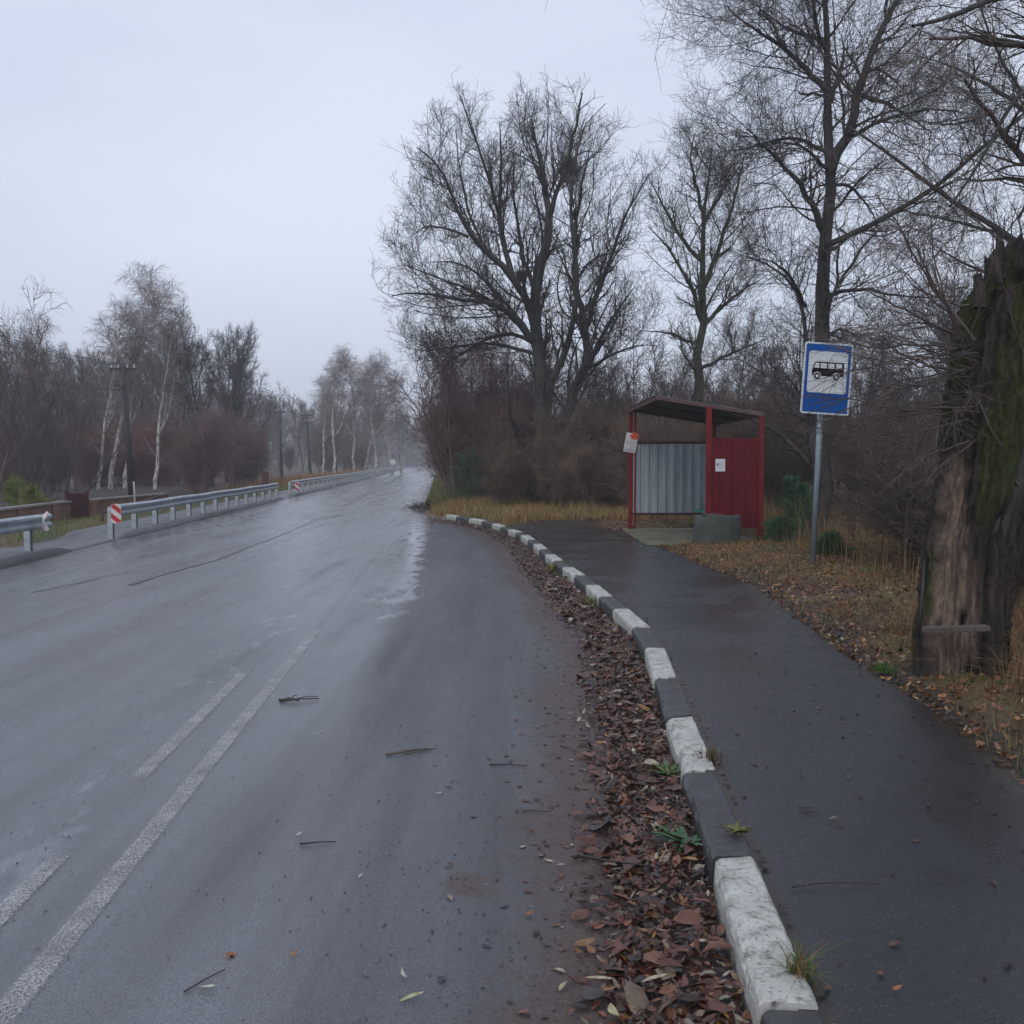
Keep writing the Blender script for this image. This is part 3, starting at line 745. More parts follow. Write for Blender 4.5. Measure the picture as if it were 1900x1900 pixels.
for (a, b, c, r) in [((1762,650),(1700,560),(1635,480),.013),((1762,645),(1690,540),(1600,380),.011),((1760,655),(1690,615),(1560,560),.013),((1766,652),(1680,640),(1520,600),.009),
                     ((1768,700),(1695,668),(1600,600),.010),((1772,742),(1680,700),(1540,690),.008),((1765,760),(1660,770),(1520,730),.007),((1762,640),(1740,560),(1735,450),.010),
                     ((1762,640),(1720,500),(1690,330),.008),((1775,575),(1740,540),(1700,440),.009),((1760,660),(1640,690),(1500,655),.006),((1765,690),(1650,735),(1500,700),.006),
                     ((1768,780),(1640,820),(1560,800),.006),((1860,900),(1800,760),(1690,640),.007),((1890,820),(1850,640),(1780,480),.006),((1900,760),(1880,700),(1800,640),.006),
                     ((1762,650),(1705,600),(1580,455),.009),((1770,640),(1760,520),(1790,420),.007),((1815,470),(1770,380),(1690,300),.008),((1840,430),(1830,350),(1850,200),.009)]:
    d0 = -rf.uniform(.15,.35); mid = ((a[0]+b[0])/2+rf.uniform(-6,6), (a[1]+b[1])/2+rf.uniform(-10,4))
    fan.append((sl_([a, mid, b, ((b[0]+c[0])/2+rf.uniform(-8,8),(b[1]+c[1])/2-rf.uniform(0,14)), c], rf.uniform(-.7,.9), d0), r, r*.3))
for k in range(26):                                     # shoots sprouting from knots of the old bark, drooping to the left
    y0 = rf.choice([650,665,690,705,745,770,820]); x0 = 1763+rf.uniform(0,12); L_ = rf.uniform(90,300); dr = rf.uniform(-.75,.45)
    pts = [(x0,y0)]; 
    for i in range(5): x0 -= L_/5; y0 += dr*L_/5; dr += rf.uniform(-.1,.16); pts.append((x0,y0))
    fan.append((sl_(pts, rf.uniform(-1.2,1.2), -rf.uniform(.1,.35)), rf.uniform(.0035,.006), .0016))
rngS = np.random.default_rng(77); FB = stack(fan, 12); FB[0][:,1:-1] += rngS.normal(size=FB[0][:,1:-1].shape)*.008
c1 = spawn(rngS, FB, per=7, length=.42, ang=.6, tmin=.25, K=5, wob=.13, trop=-.0, rf=.5, rmin=.0018)
c2 = spawn(rngS, c1, per=4, length=.2, ang=.65, K=3, wob=.15, trop=0, rf=.6, rmin=.0012)
d1 = spawn(rngS, (SB[0][1:],SB[1][1:]), per=10, length=1.15, ang=.7, tmin=.12, K=7, wob=.17, trop=-.03, rf=.18, rmin=.0035)
d2 = spawn(rngS, d1, per=7, length=.6, ang=.7, K=4, wob=.17, trop=-.03, rf=.55, rmin=.002)
d3 = spawn(rngS, d2, per=4, length=.3, ang=.7, K=3, wob=.17, trop=-.02, rf=.6, rmin=.0013)
V, F = tubes([FB,c1,c2,d1,d2,d3], 4); np_mesh('crown', V, F, M_shrub3, st)
m = MB(); rk = random.Random(5)
for k in range(26):                                     # torn splinters round the broken top
    px_s = rk.uniform(1806,2010); yb = np.interp(px_s,[1800,1835,1880,1930,2010],[545,480,450,430,415])+rk.uniform(-6,25); p = at(px_s, yb, YS+rk.uniform(-.18,.2)); h_ = rk.uniform(.02,.11)*(2 if k % 9 == 0 else 1); w_ = rk.uniform(.02,.05)
    q = Vector((p[0]-bS[0], p[1]-bS[1], p[2]-bS[2])); a = rk.uniform(0,3)
    tip = q+Vector((rk.uniform(-.05,.03),rk.uniform(-.03,.03),h_)); mid = (q+tip)/2+Vector((rk.uniform(-.015,.015),0,0))
    m.tube([q-Vector((0,0,.12)), mid, tip], [w_, w_*.7, .003], 5)
m.build('splinters', M_stump2, st)
# plank wedged across its foot
m = MB(); a = at(1712,1166,6.17); b = at(1826,1160,6.13)
ML = Matrix.Translation((a[0],6.13,a[2]-.005)) @ Matrix.Rotation(-.03,4,'Y')
for i in range(8):
    x0 = i*.0475; m.box(x0, x0+.0477, -.035+.003*(i%3), .05, -.012-.002*(i%2), .016+.002*(i%2), ML)
o = m.build('plank', M_plank, bevel=.003); tag(o, 'short weathered plank wedged across the foot of the broken tree', 'plank')
# dark rotten stick leaning at its left side
m = MB(); q = [at(1703,1185,6.25), at(1712,1100,6.3), at(1716,1040,6.35)]; m.tube([q[0],q[1],q[2]], [.014,.012,.006], 6)
tag(m.build('leaning_stick', M_stick, smooth=True), 'dark thin stick leaning against the left side of the broken tree', 'stick')

# ---------------------------------------------------------------- shrub and tree kinds, then copies
def make_kind(name, seed, H, r, mt, mw, lv, label, cat, group, **k):
    rng = np.random.default_rng(seed); sk = auto_skel(rng, H, r, **k)
    t = tree_from(name, (0,0,0), sk, mt, mw, lv, seed+1, label, cat, group, trunk_sides=6)
    return t
SH = [dict(per=6, length=1.15, ang=.65, tmin=.15, K=6, wob=.2, trop=.05, rf=.55, rmin=.008), dict(per=5, length=.65, ang=.75, K=4, wob=.22, trop=.02, rf=.6, rmin=.0055), dict(per=3, length=.36, ang=.7, K=3, wob=.2, trop=.02, rf=.7, rmin=.004)]
def kindset(nm, seeds, mt, mw, H=3., stems=6, lv=SH, r=.03, limbs=4, cat='shrub', **k):
    return [make_kind(nm, s, H, r, mt, mw, lv, 'x', cat, None, stems=stems, limbs=limbs, clear=.15, spread=.5, limblen=.4, **k) for s in seeds]
shP = kindset('purple_shrub', (101,102,103), M_shrub, M_shrub)
shB = kindset('brown_shrub', (111,112), M_shrub2, M_shrub2)
shD = kindset('dark_shrub', (121,122), M_shrub3, M_shrub3)
shR = kindset('red_shrub', (131,), M_osier, M_osier)
TL = [dict(per=9, length=1.5, ang=.6, tmin=.15, K=5, wob=.13, trop=.08, rf=.45, rmin=.013), dict(per=7, length=.85, ang=.65, K=3, wob=.15, trop=.06, rf=.6, rmin=.010), dict(per=5, length=.5, ang=.65, K=2, wob=.15, trop=.05, rf=.7, rmin=.008)]
trA = [make_kind('bare_tree', s, 10., .2, M_bark, M_twig, TL, 'x', 'tree', None, limbs=11, spread=.85, clear=.22, limblen=.62, up=.16) for s in (201,202,203)]
BL = [dict(per=9, length=1.5, ang=.65, tmin=.1, K=5, wob=.16, trop=.02, rf=.4, rmin=.010), dict(per=8, length=.95, ang=.75, K=4, wob=.15, trop=-.12, rf=.5, rmin=.007), dict(per=4, length=.6, ang=.5, K=4, wob=.14, trop=-.22, rf=.6, rmin=.005)]
trB = [make_kind('birch_tree', s, 11., .14, M_birch, M_btwig, BL, 'x', 'tree', None, limbs=13, spread=.55, clear=.3, limblen=.42, up=.1) for s in (211,212)]
trY = [make_kind('young_tree', s, 6., .05, M_shrub, M_shrub, SH, 'x', 'tree', None, limbs=12, spread=.5, clear=.12, limblen=.42, stems=2) for s in (221,222)]
trD = [make_kind('young_tree', s, 6., .045, M_shrub3, M_shrub3, [dict(l, per=l['per']-1) for l in SH], 'x', 'tree', None, limbs=8, spread=.55, clear=.15, limblen=.45, stems=2) for s in (231,232)]
bpy.context.view_layer.update()
for t in shP+shB+shD+shR+trA+trB+trY+trD: regkids(t)
used = set()
def put(protos, x, y, h=1., label=None, group=None, z=None, rg=random, sx=None, lean=0):
    p = rg.choice(protos)
    if p.name in used: o = copy_tree(p)
    else: o = p; used.add(p.name)
    if z is None: z = (.1 if x > 0 or x > XK(y) else -.12) + float(zr(y))
    o.location = (x, y, z); w_ = h if sx is None else sx; o.scale = (w_, w_, h); o.rotation_euler = (lean*rg.uniform(-1,1), lean*rg.uniform(-1,1), rg.uniform(0, 6.28))
    if label: o['label'] = label
    if 'group' in o.keys(): del o['group']
    if group: o['group'] = group
    return o
rg = random.Random(21)
def fill(protos, n, xr, yr, hr, label, group, sx=1., avoid=None):
    c = 0; tries = 0
    while c < n and tries < n*30:
        tries += 1; x = rg.uniform(*xr); y = rg.uniform(*yr)
        if x < float(XK(y))+.9 and y > 20: continue
        if avoid and avoid(x, y): continue
        h = rg.uniform(*hr); put(protos, x, y, h, label, group, rg=rg, sx=h*sx*rg.uniform(.85,1.15)); c += 1
# left of the lime tree, along the road edge
fill(trY, 12, (-3,1.5), (34,50), (.75,1.15), 'slender purplish young tree in the thicket left of the big central tree', 'young purplish trees left of the central tree')
fill(shP, 34, (-5.,1.), (33,60), (.85,1.4), 'purple-brown bare shrub crowding the road edge left of the big central tree', 'purple shrubs left of the central tree')
fill(shP, 16, (-10,-2.), (60,110), (1.1,1.8), 'purplish roadside shrub farther up the right side of the road', 'shrubs farther up the right side of the road')
# between the lime tree and the shelter and behind it
fill(shB, 26, (1.5,8.), (27,36), (.65,1.05), 'brown bare shrub in the undergrowth between the central tree and the shelter', 'brown shrubs behind the shelter', avoid=lambda x,y: y < 26.5)
fill(shP+shD, 17, (2.,14.), (34,48), (.9,1.5), 'bare shrub deep in the thicket behind the shelter', 'deep thicket shrubs behind the shelter')
fill(shD+shB, 7, (-.6,2.6), (28.2,31.2), (.4,.7), 'low dark brown shrub growing round the foot of the central tree', 'shrubs at the foot of the central tree')
fill(shB, 10, (1.8,6), (25.5,29), (.35,.6), 'low brown brush left of the shelter, behind the end of the footpath', 'low brush at the end of the footpath')
# right
fill(shB+shD, 14, (5.4,13), (16,28), (.6,1.0), 'bare tangled shrub behind the bus stop sign', 'tangled shrubs behind the sign', avoid=lambda x,y: (x < 6. and y < 23) )
fill(shP+shD, 11, (9,24), (26,42), (.9,1.5), 'purplish bare shrub in the far thicket right of the sign', 'far thicket shrubs right of the sign')
fill(shD, 7, (4.8,7.), (8.5,15), (.4,.65), 'low brown bramble bush between the sign and the broken tree', 'brambles between sign and broken tree', sx=1.5)
fill(shB+shD, 8, (3.9,6.), (5.8,9), (.35,.6), 'low brown bush at the right edge beside the broken tree', 'bushes beside the broken tree')
fill(trD, 7, (7,20), (22,34), (.8,1.1), 'thin dark young tree among the shrubs right of the shelter', 'thin dark young trees right of the shelter')
fill(trD, 12, (-1.5,9), (29.5,38), (.6,1.05), 'thin dark young tree standing in the undergrowth around and right of the central tree', 'thin dark young trees by the central tree')
fill(trA, 14, (6,45), (46,80), (.7,1.0), 'bare tree in the hazy row beyond the thicket on the right', 'bare trees beyond the right thicket')
# left side: far first
bir = [(135,925,63,.88,'birch at the far left of the near birch group, behind the orchard trees'),(288,918,61,.92,'birch with a clean pale trunk, rightmost of the near birch group'),(205,922,62,1.15,'tallest birch of the near group, just left of the tall utility pole'),(182,925,60,.93,'leaning birch at the left of the near birch group'),(232,918,64,1.08,'birch standing behind the nearest utility pole')]
for px,py,Y,h,lab in bir:
    p = at(px,py,Y); put(trB, p[0], Y, h, lab, None, z=-.1, rg=rg, sx=h*.95, lean=.02)
for k,(px,Y,h) in enumerate([(622,112,1.15),(700,120,1.2),(655,118,1.2),(728,124,1.1),(600,120,1.05),(745,130,1.05),(676,128,1.22)]):
    p = at(px,875,Y); labs = ['birch with a thick white trunk, leftmost front tree of the far birch row','slim birch with a white trunk close to the far guardrail']
    put(trB, p[0], Y, h, labs[k] if k < 2 else 'far birch in the hazy roadside row on the left', None if k < 2 else 'far hazy birches left of the road', rg=rg, sx=h*1.05)
for k,(px,Y,h) in enumerate([(350,70,.95),(395,66,.98),(440,72,1.),(468,76,.95),(330,80,.95),(420,80,1.02)]):
    p = at(px,900,Y); put(trA, p[0], Y, h, 'grey bare broad-crowned tree in the clump between the birches and the far poles', 'grey bare trees right of the near birches', rg=rg, sx=h*.8)
for k,(px,Y) in enumerate([(20,31),(60,34),(105,33),(140,38),(-20,28),(85,42)]):
    p = at(px,940,Y); put(trD, p[0], Y, rg.uniform(.85,1.15), 'dark thin bare orchard tree behind the low wall at the left edge', 'dark thin trees behind the low wall', z=-.25, rg=rg, lean=.04)
for i in range(16):
    px = rg.uniform(120,330); Y = rg.uniform(66,76); p = at(px,920,Y); put(shR, p[0], Y, rg.uniform(1.0,1.5), 'reddish osier-like shrub under the near birches', 'reddish shrubs under the birches', z=-.2, rg=rg)
for i in range(34):
    px = rg.uniform(-60,560); Y = rg.uniform(44,80)
    if 150 < px < 320: Y = rg.uniform(68,84)
    p = at(px,920,Y)
    if p[0] > XL(Y)-4 or px > 495: continue
    put(shD+shP, p[0], Y, rg.uniform(1.0,1.6), 'dark bare shrub in the hedge behind the left guardrail', 'dark shrubs left of the road', z=-.2, rg=rg)
for i in range(22):
    px = rg.uniform(530,770); Y = rg.uniform(105,160); p = at(px,875,Y)
    if p[0] > XL(Y)-3 or (px < 600 and Y < 122): continue
    put(shD+shP, p[0], Y, rg.uniform(1.2,2.), 'hazy bare shrub beneath the far birches', 'shrubs beneath the far birches', rg=rg)
for t in shP+shB+shD+shR+trA+trB+trY+trD:
    assert t.name in used, t.name

# far wood: one mass
def far_wood():
    rng = np.random.default_rng(5); VV=[]; FF=[]; off=0; base=[]
    for s in range(4):
        r2 = np.random.default_rng(300+s); sk = auto_skel(r2, 10, .16, limbs=8, spread=.45, clear=.2, limblen=.45); B = stack(sk, 6)
        a = spawn(r2, B, per=8, length=1.6, ang=.55, K=2, rmin=.03, trop=.1); b = spawn(r2, a, per=5, length=1., ang=.6, K=2, rmin=.022, trop=.08)
        base.append(tubes([B,a,b], 3))
    spots = []
    for i in range(190): 
        Y = rng.uniform(150,330); spots.append((float(XL(Y))-rng.uniform(8,150), Y, rng.uniform(1.,1.35)))
    for i in range(170):
        Y = rng.uniform(95,300); spots.append((float(XK(Y))+rng.uniform(6,190), Y, rng.uniform(.95,1.3)))
    for i in range(210): spots.append((rng.uniform(-85,5), rng.uniform(310,460), rng.uniform(1.2,1.6)))
    for i in range(110):
        Y = rng.uniform(88,170); spots.append((-rng.uniform(.34,.62)*Y, Y, rng.uniform(.8,1.1)))
    for x,y,s in spots:
        V,F = base[rng.integers(4)]; a = rng.random()*6.28; c,sn = math.cos(a),math.sin(a)
        W = V.copy(); W[:,0] = (V[:,0]*c-V[:,1]*sn)*s*1.1+x; W[:,1] = (V[:,0]*sn+V[:,1]*c)*s*1.1+y; W[:,2] = V[:,2]*s + hill(x,y)
        VV.append(W); FF.append(F+off); off += len(V)
    o = np_mesh('far_wood', np.concatenate(VV), np.concatenate(FF), M_shrub3, kind='stuff'); tag(o, 'hazy far-off bare woodland closing the view on both sides of the road', 'wood')
def hill(x, y):
    x = np.asarray(x, float); y = np.asarray(y, float)
    return np.asarray(zr(y) + 15*sstep(110,240,y)*sstep(14,80,XL(y)-x)*(.6+.8*fbm(x*.02,y*.02,91)) + 3.5*sstep(130,280,y)*sstep(15,90,x-XK(y))*(.6+.8*fbm(x*.02+5,y*.02,92)) + 15*sstep(370,520,y) - .3)
xs = np.linspace(-420,420,120); ysl = np.linspace(85,760,110); XX,YY = np.meshgrid(xs,ysl)
Z = hill(XX,YY) - 1.2*(np.minimum(XL(YY)-XX, 1e9) < 9)*(XX < 0)*1. ; Z = np.where((XX > XL(YY)-9)&(XX < XK(YY)+9)&(YY<385), zr(YY)-3, Z)
ii = np.arange(XX.size).reshape(XX.shape)
hc = np.tile(np.array([.075,.055,.045]), (XX.size,1))
np_mesh('hills', np.stack([XX,YY,Z-.4],-1).reshape(-1,3), np.stack([ii[:-1,:-1],ii[:-1,1:],ii[1:,1:],ii[1:,:-1]],-1).reshape(-1,4), M_ground, None, True, hc, 'structure')
far_wood()

# evergreen shrubs
def conifer(x, y, h, w_, seed, matl, label, z=.15):
    rng = np.random.default_rng(seed); root = empty('conifer_shrub', (x,y,z+float(zr(y))), 0, label, 'shrub')
    pts = [(0,0,0),(0.02,0,h*.5),(0,.02,h)]; B = stack([(pts,.02,.004)], 8); V,F = tubes([B],5); np_mesh('trunk',V,F,M_bark,root)
    a = spawn(rng, B, per=34, length=w_, ang=1.25, tmin=.05, K=4, wob=.1, trop=.09, rf=.4, rmin=.004, fall=.7)
    b = spawn(rng, a, per=9, length=w_*.35, ang=.6, K=3, wob=.1, trop=.06, rmin=.005); c = spawn(rng, b, per=12, length=.11, ang=.7, K=1, wob=.05, rmin=.0035)
    V,F = tubes([b,c],3); V0,F0 = tubes([a],4); np_mesh('foliage', np.concatenate([V,V0]), np.concatenate([F,F0+len(V)]), matl, root)
p = at(1478,975,18.2); conifer(p[0],18.2,1.0,.5,1,M_conif,'green pine shrub between the shelter and the sign pole')
p = at(1450,985,17); conifer(p[0],17,.35,.4,2,M_conif,'low green pine seedling at the right foot of the shelter')
p = at(1540,1010,14.2); conifer(p[0],14.2,.28,.3,3,M_conif,'tiny green conifer seedling right of the sign pole')
p = at(872,918,34); conifer(p[0],33,1.6,.75,4,M_conif,'dark green conifer shrub at the road edge left of the central tree')
p = at(893,900,36); conifer(p[0],36,2.3,.7,5,M_conif,'taller green conifer behind the dark one at the road edge')
p = at(30,930,27); conifer(p[0],27,1.1,.5,6,M_conif2,'yellow-green conifer behind the low wall at the far left',z=-.1)
p = at(62,940,26); conifer(p[0],26,.9,.6,7,M_conif2,'lower yellow-green conifer poking over the low wall',z=-.1)

# ---------------------------------------------------------------- leaves and grass
def leaves(name, P, size, cols, rng, label, tilt=.5, kind='stuff', aspect=(.35,.75)):
    n_ = len(P); L_ = size*(.55+.9*rng.random(n_)); Wd = L_*rng.uniform(*aspect, n_)
    u = np.array([-.5,-.2,.2,.5]); prof = np.array([.08,.9,.75,.02])
    curl = rng.normal(size=n_)*.35; fold = rng.normal(size=n_)*.35
    loc_ = np.zeros((n_,12,3))
    for i in range(4):
        for j, s in enumerate((-1,0,1)):
            k = i*3+j; loc_[:,k,0] = u[i]*L_; loc_[:,k,1] = s*prof[i]*Wd/2; loc_[:,k,2] = curl*(u[i]**2)*L_ + fold*abs(s)*prof[i]*Wd/2
    az = rng.random(n_)*6.283; tx = rng.normal(size=n_)*tilt; ty = rng.normal(size=n_)*tilt
    def rot(v,a,i,j):
        c,s = np.cos(a)[:,None],np.sin(a)[:,None]; o = v.copy(); o[...,i] = v[...,i]*c-v[...,j]*s; o[...,j] = v[...,i]*s+v[...,j]*c; return o
    loc_ = rot(loc_,tx,1,2); loc_ = rot(loc_,ty,0,2); loc_ = rot(loc_,az,0,1)
    low = loc_[...,2].min(1); loc_[...,2] -= (low*.8)[:,None]
    V = (loc_+P[:,None]).reshape(-1,3)
    f = np.array([[0,3,4,1],[1,4,5,2],[3,6,7,4],[4,7,8,5],[6,9,10,7],[7,10,11,8]])
    F = (np.arange(n_)[:,None,None]*12+f[None]).reshape(-1,4)
    ci = rng.choice(len(cols), n_, p=[c[1] for c in cols]); C = np.array([c[0] for c in cols])[ci]*(.6+.8*rng.random((n_,1)))
    C = np.repeat(C,12,0)
    o = np_mesh(name, V, F, M_vcol, None, True, C, kind); tag(o, label, 'leaves'); return o
rng = np.random.default_rng(33)
LC = [((.09,.032,.021),.36),((.15,.06,.033),.2),((.035,.022,.018),.27),((.17,.12,.08),.09),((.3,.26,.2),.05),((.24,.12,.03),.03)]
n_ = 15000; y = 1.0+rng.random(n_)**1.35*15.; s = np.abs(rng.normal(size=n_))*.19
wl = (.34+.14*(fbm(y*.8, y*0, 71)-.5)); s = rng.random(n_)**.95*wl*(1.+.55*rng.random(n_)**3); x = XK(y)-s-.01
z = .05*(1-sstep(0,.38,s))*(1-sstep(7,14,y)) + rng.random(n_)*.012 + .004 + road_z(x,y)
leaves('leaf_litter', np.stack([x,y,z],-1), .042, LC, rng, 'wet brown fallen leaves drifted in the gutter against the painted kerb', .3, aspect=(.15,.62))
n_ = 420; y = 1.2+rng.random(n_)**1.3*12; s = rng.random(n_)**1.1*.42; x = XK(y)-s-.04
leaves('leaf_litter', np.stack([x,y,.055*(1-sstep(0,.38,s))+.016+road_z(x,y)],-1), .082, LC, rng, 'larger flattened wet leaves lying on top of the gutter drift', .22, aspect=(.15,.85))
n_ = 2600; y = 1.2+rng.random(n_)**1.2*26; s = np.abs(rng.normal(size=n_))*.33+.05; x = XK(y)-s-.05
leaves('leaf_litter', np.stack([x,y,road_z(x,y)+.004],-1), .03, LC, rng, 'small scattered leaf scraps spreading from the gutter onto the asphalt', .1)
n_ = 3000; y = 10+rng.random(n_)*17; x = XK(y)-rng.random(n_)*.4
leaves('leaf_litter', np.stack([x,y,road_z(x,y)+.004+.02*rng.random(n_)],-1), .05, LC, rng, 'reddish leaves lying along the far curve of the kerb', .2)
VC = [((.18,.065,.025),.38),((.26,.115,.04),.25),((.08,.038,.024),.22),((.32,.2,.07),.12),((.32,.27,.2),.03)]
n_ = 26000; y = 3.5+rng.random(n_)**.8*20; x = XP(y)+np.abs(rng.random(n_)**1.3)*4.2-.04
ok = ~((x > 2.3)&(x < 4.35)&(y > 17.1)&(y < 21.7)); x,y = x[ok],y[ok]
leaves('leaf_litter', np.stack([x,y,gr_z(x,y)+.015*rng.random(len(x))],-1), .037, VC, rng, 'brown and orange leaves covering the verge right of the footpath', .4)
n_ = 1500; y = 1.6+rng.random(n_)**1.2*20; x = XP(y)+.05-rng.random(n_)**3*2.2; x = np.maximum(x, XK(y)+.17)
leaves('leaf_litter', np.stack([x,y,np.full(n_,.143)],-1), .028, [((.03,.02,.018),.7),((.1,.05,.03),.3)], rng, 'dark leaf crumbs scattered on the wet footpath', .08)
n_ = 4200; y = 1.6+rng.random(n_)**1.3*16; x = np.interp(rng.random(n_),[0,.4,1],[-2.6,-.4,1.])-.06*y*.8; x = np.minimum(x, XK(y)-.3)
leaves('road_debris', np.stack([x,y,road_z(x,y)+.003],-1), .011, [((.02,.016,.016),.8),((.1,.06,.04),.15),((.3,.26,.2),.05)], rng, 'dark crumbs and bits of bark strewn over the near asphalt', .2)

def grass(name, P, h, cols, rng, label, kind='stuff', lean=.5, wd=.006, cat='grass', parent=None):
    n_ = len(P); H = h*(.4+.9*rng.random(n_))*(.35+1.3*fbm(P[:,0]*1.9+3,P[:,1]*1.9,88,3)); az = rng.random(n_)*6.283; d = np.stack([np.cos(az),np.sin(az),np.zeros(n_)],-1); sd = np.stack([-np.sin(az),np.cos(az),np.zeros(n_)],-1)*wd/2
    ln = np.abs(rng.normal(size=n_))*lean
    lev = []
    for t in (0,.4,.75,1.):
        c = P + d*(ln*H*t*t)[:,None] + np.array([0,0,1])*(H*t*(1-.35*np.minimum(ln,1.6)*t))[:,None]; wt = (1-t*.85)
        lev += [c-sd*wt, c+sd*wt]
    V = np.stack(lev,1).reshape(-1,3); f = np.array([[0,1,3,2],[2,3,5,4],[4,5,7,6]]); F = (np.arange(n_)[:,None,None]*8+f[None]).reshape(-1,4)
    ci = rng.choice(len(cols), n_, p=[c[1] for c in cols]); C = np.repeat(np.array([c[0] for c in cols])[ci]*(.65+.7*rng.random((n_,1))),8,0)
    o = np_mesh(name, V, F, M_grass, parent, False, C, kind)
    if label: tag(o, label, cat)
    return o
STR = [((.34,.22,.085),.45),((.26,.16,.06),.2),((.15,.17,.04),.15),((.16,.08,.035),.2)]
GRN = [((.08,.13,.025),.5),((.16,.17,.04),.3),((.26,.19,.08),.2)]
n_ = 90000; y = 4+rng.random(n_)*19; x = XP(y)+.02+rng.random(n_)*4.6; k = fbm(x*1.3,y*1.1,81)+.35*(rng.random(n_)-.5) > .485
k &= ~((x > 2.3)&(x < 4.3)&(y > 17.2)&(y < 21.6)); x,y = x[k],y[k]
grass('verge_grass', np.stack([x,y,gr_z(x,y)-.01],-1), .09, [((.28,.17,.065),.36),((.15,.17,.04),.34),((.2,.09,.035),.3)], rng, 'short straw-coloured grass on the leafy verge beside the footpath', lean=.9, wd=.005)
n_ = 42000; y = 23.+rng.random(n_)*11; x = XK(y)+.25+rng.random(n_)**1.1*7.5; k = (y > 22.7)&(fbm(x*.9,y*.9,82)+.3*(rng.random(n_)-.5) > .42); x,y = x[k],y[k]
grass('dry_grass', np.stack([x,y,gr_z(x,y)-.01],-1), .24, STR, rng, 'tall golden dry grass around the foot of the central tree', lean=.7, wd=.011)
n_ = 26000; y = 34+rng.random(n_)**1.4*60; x = XK(y)+.1+rng.random(n_)*3; 
grass('roadside_grass', np.stack([x,y,gr_z(x,y)-.01],-1), .26, GRN, rng, 'greenish grass strip on the right bank of the road in the distance', lean=.7, wd=.02)
n_ = 9000; y = 9+rng.random(n_)*24; x = 4.2+rng.random(n_)*7; x = np.maximum(x, XP(y)+1.6); 
grass('dry_weeds', np.stack([x,y,gr_z(x,y)-.02],-1), .7, [((.19,.11,.05),.6),((.26,.17,.08),.4)], rng, 'tall dead weed stalks in the thicket right of the footpath', lean=.35, wd=.007)
n_ = 5200; y = 4.8+rng.random(n_)*3.4; x = 2.95+rng.random(n_)*1.5; k = (np.hypot(x-bS[0],y-6.5) > .24)&(x > XP(y)+.3); x,y = x[k],y[k]
grass('straw_grass', np.stack([x,y,gr_z(x,y)-.01],-1), .36, [((.27,.165,.07),.6),((.17,.095,.045),.4)], rng, 'bent straw-coloured grass around the foot of the broken tree', lean=1.1, wd=.006)
n_ = 26000; y = 12+rng.random(n_)*46; x = XL(y)-1.35-rng.random(n_)*2.6; 
grass('left_verge_grass', np.stack([x,y,gl_z(x,y)-.01],-1), .12, [((.09,.14,.03),.6),((.22,.17,.06),.4)], rng, 'short green grass between the left footpath and the low wall', lean=.8, wd=.012)
n_ = 9000; y = 60+rng.random(n_)*60; x = XL(y)-1.6-rng.random(n_)*5
grass('golden_grass', np.stack([x,y,gl_z(x,y)-.05],-1), .55, [((.3,.17,.06),.7),((.22,.13,.05),.3)], rng, 'rusty golden grass behind the second stretch of guardrail', lean=.5, wd=.04)

# ---------------------------------------------------------------- small plants at the kerb
def tuft(px, py, z, nb, h, spread, cols, label, seed, lean=1., wd=.004, name='grass_tuft', cat='grass tuft'):
    p = G(px,py,z); r = np.random.default_rng(seed); P = np.stack([p[0]+r.normal(size=nb)*spread, p[1]+r.normal(size=nb)*spread, np.full(nb,z)],-1)
    grass(name, P, h, cols, r, label, kind=None, lean=lean, wd=wd, cat=cat)
G1 = [((.05,.1,.02),.45),((.1,.14,.03),.25),((.22,.13,.05),.3)]
tuft(1483,1812,.14,150,.10,.020,G1,'green and straw grass tuft behind the nearest white kerb stone',1,1.1)
tuft(1320,1408,.14,60,.08,.02,[((.14,.07,.03),.6),((.07,.1,.03),.4)],'small reddish tuft at the joint beside the second white kerb stone',3,1.2,.006)
tuft(1100,1125,.02,200,.10,.04,[((.1,.14,.03),.7),((.24,.2,.06),.3)],'green grass tuft on the road side of the kerb bend',5,.8,.008)
tuft(1030,1060,.02,200,.12,.05,[((.1,.14,.03),.5),((.28,.2,.06),.5)],'yellow-green tuft in the leaves at the far kerb bend',6,.8,.012)
tuft(1362,1003,.15,120,.30,.05,[((.1,.15,.04),.7),((.24,.2,.08),.3)],'tall green grass tuft at the right side of the concrete ring',7,.5,.012)
tuft(1295,1008,.15,200,.14,.045,[((.1,.15,.04),.7),((.24,.2,.08),.3)],'green grass tuft in front of the concrete ring on its left',8,.8,.012)
tuft(1640,1245,.15,260,.05,.035,[((.06,.13,.02),1.)],'bright green mossy tuft at the path edge before the broken tree',9,.8,.006)
tuft(1618,1072,.17,260,.12,.05,[((.14,.17,.03),1.)],'yellow-green grass tuft between the sign and the broken tree',10,.8,.008)
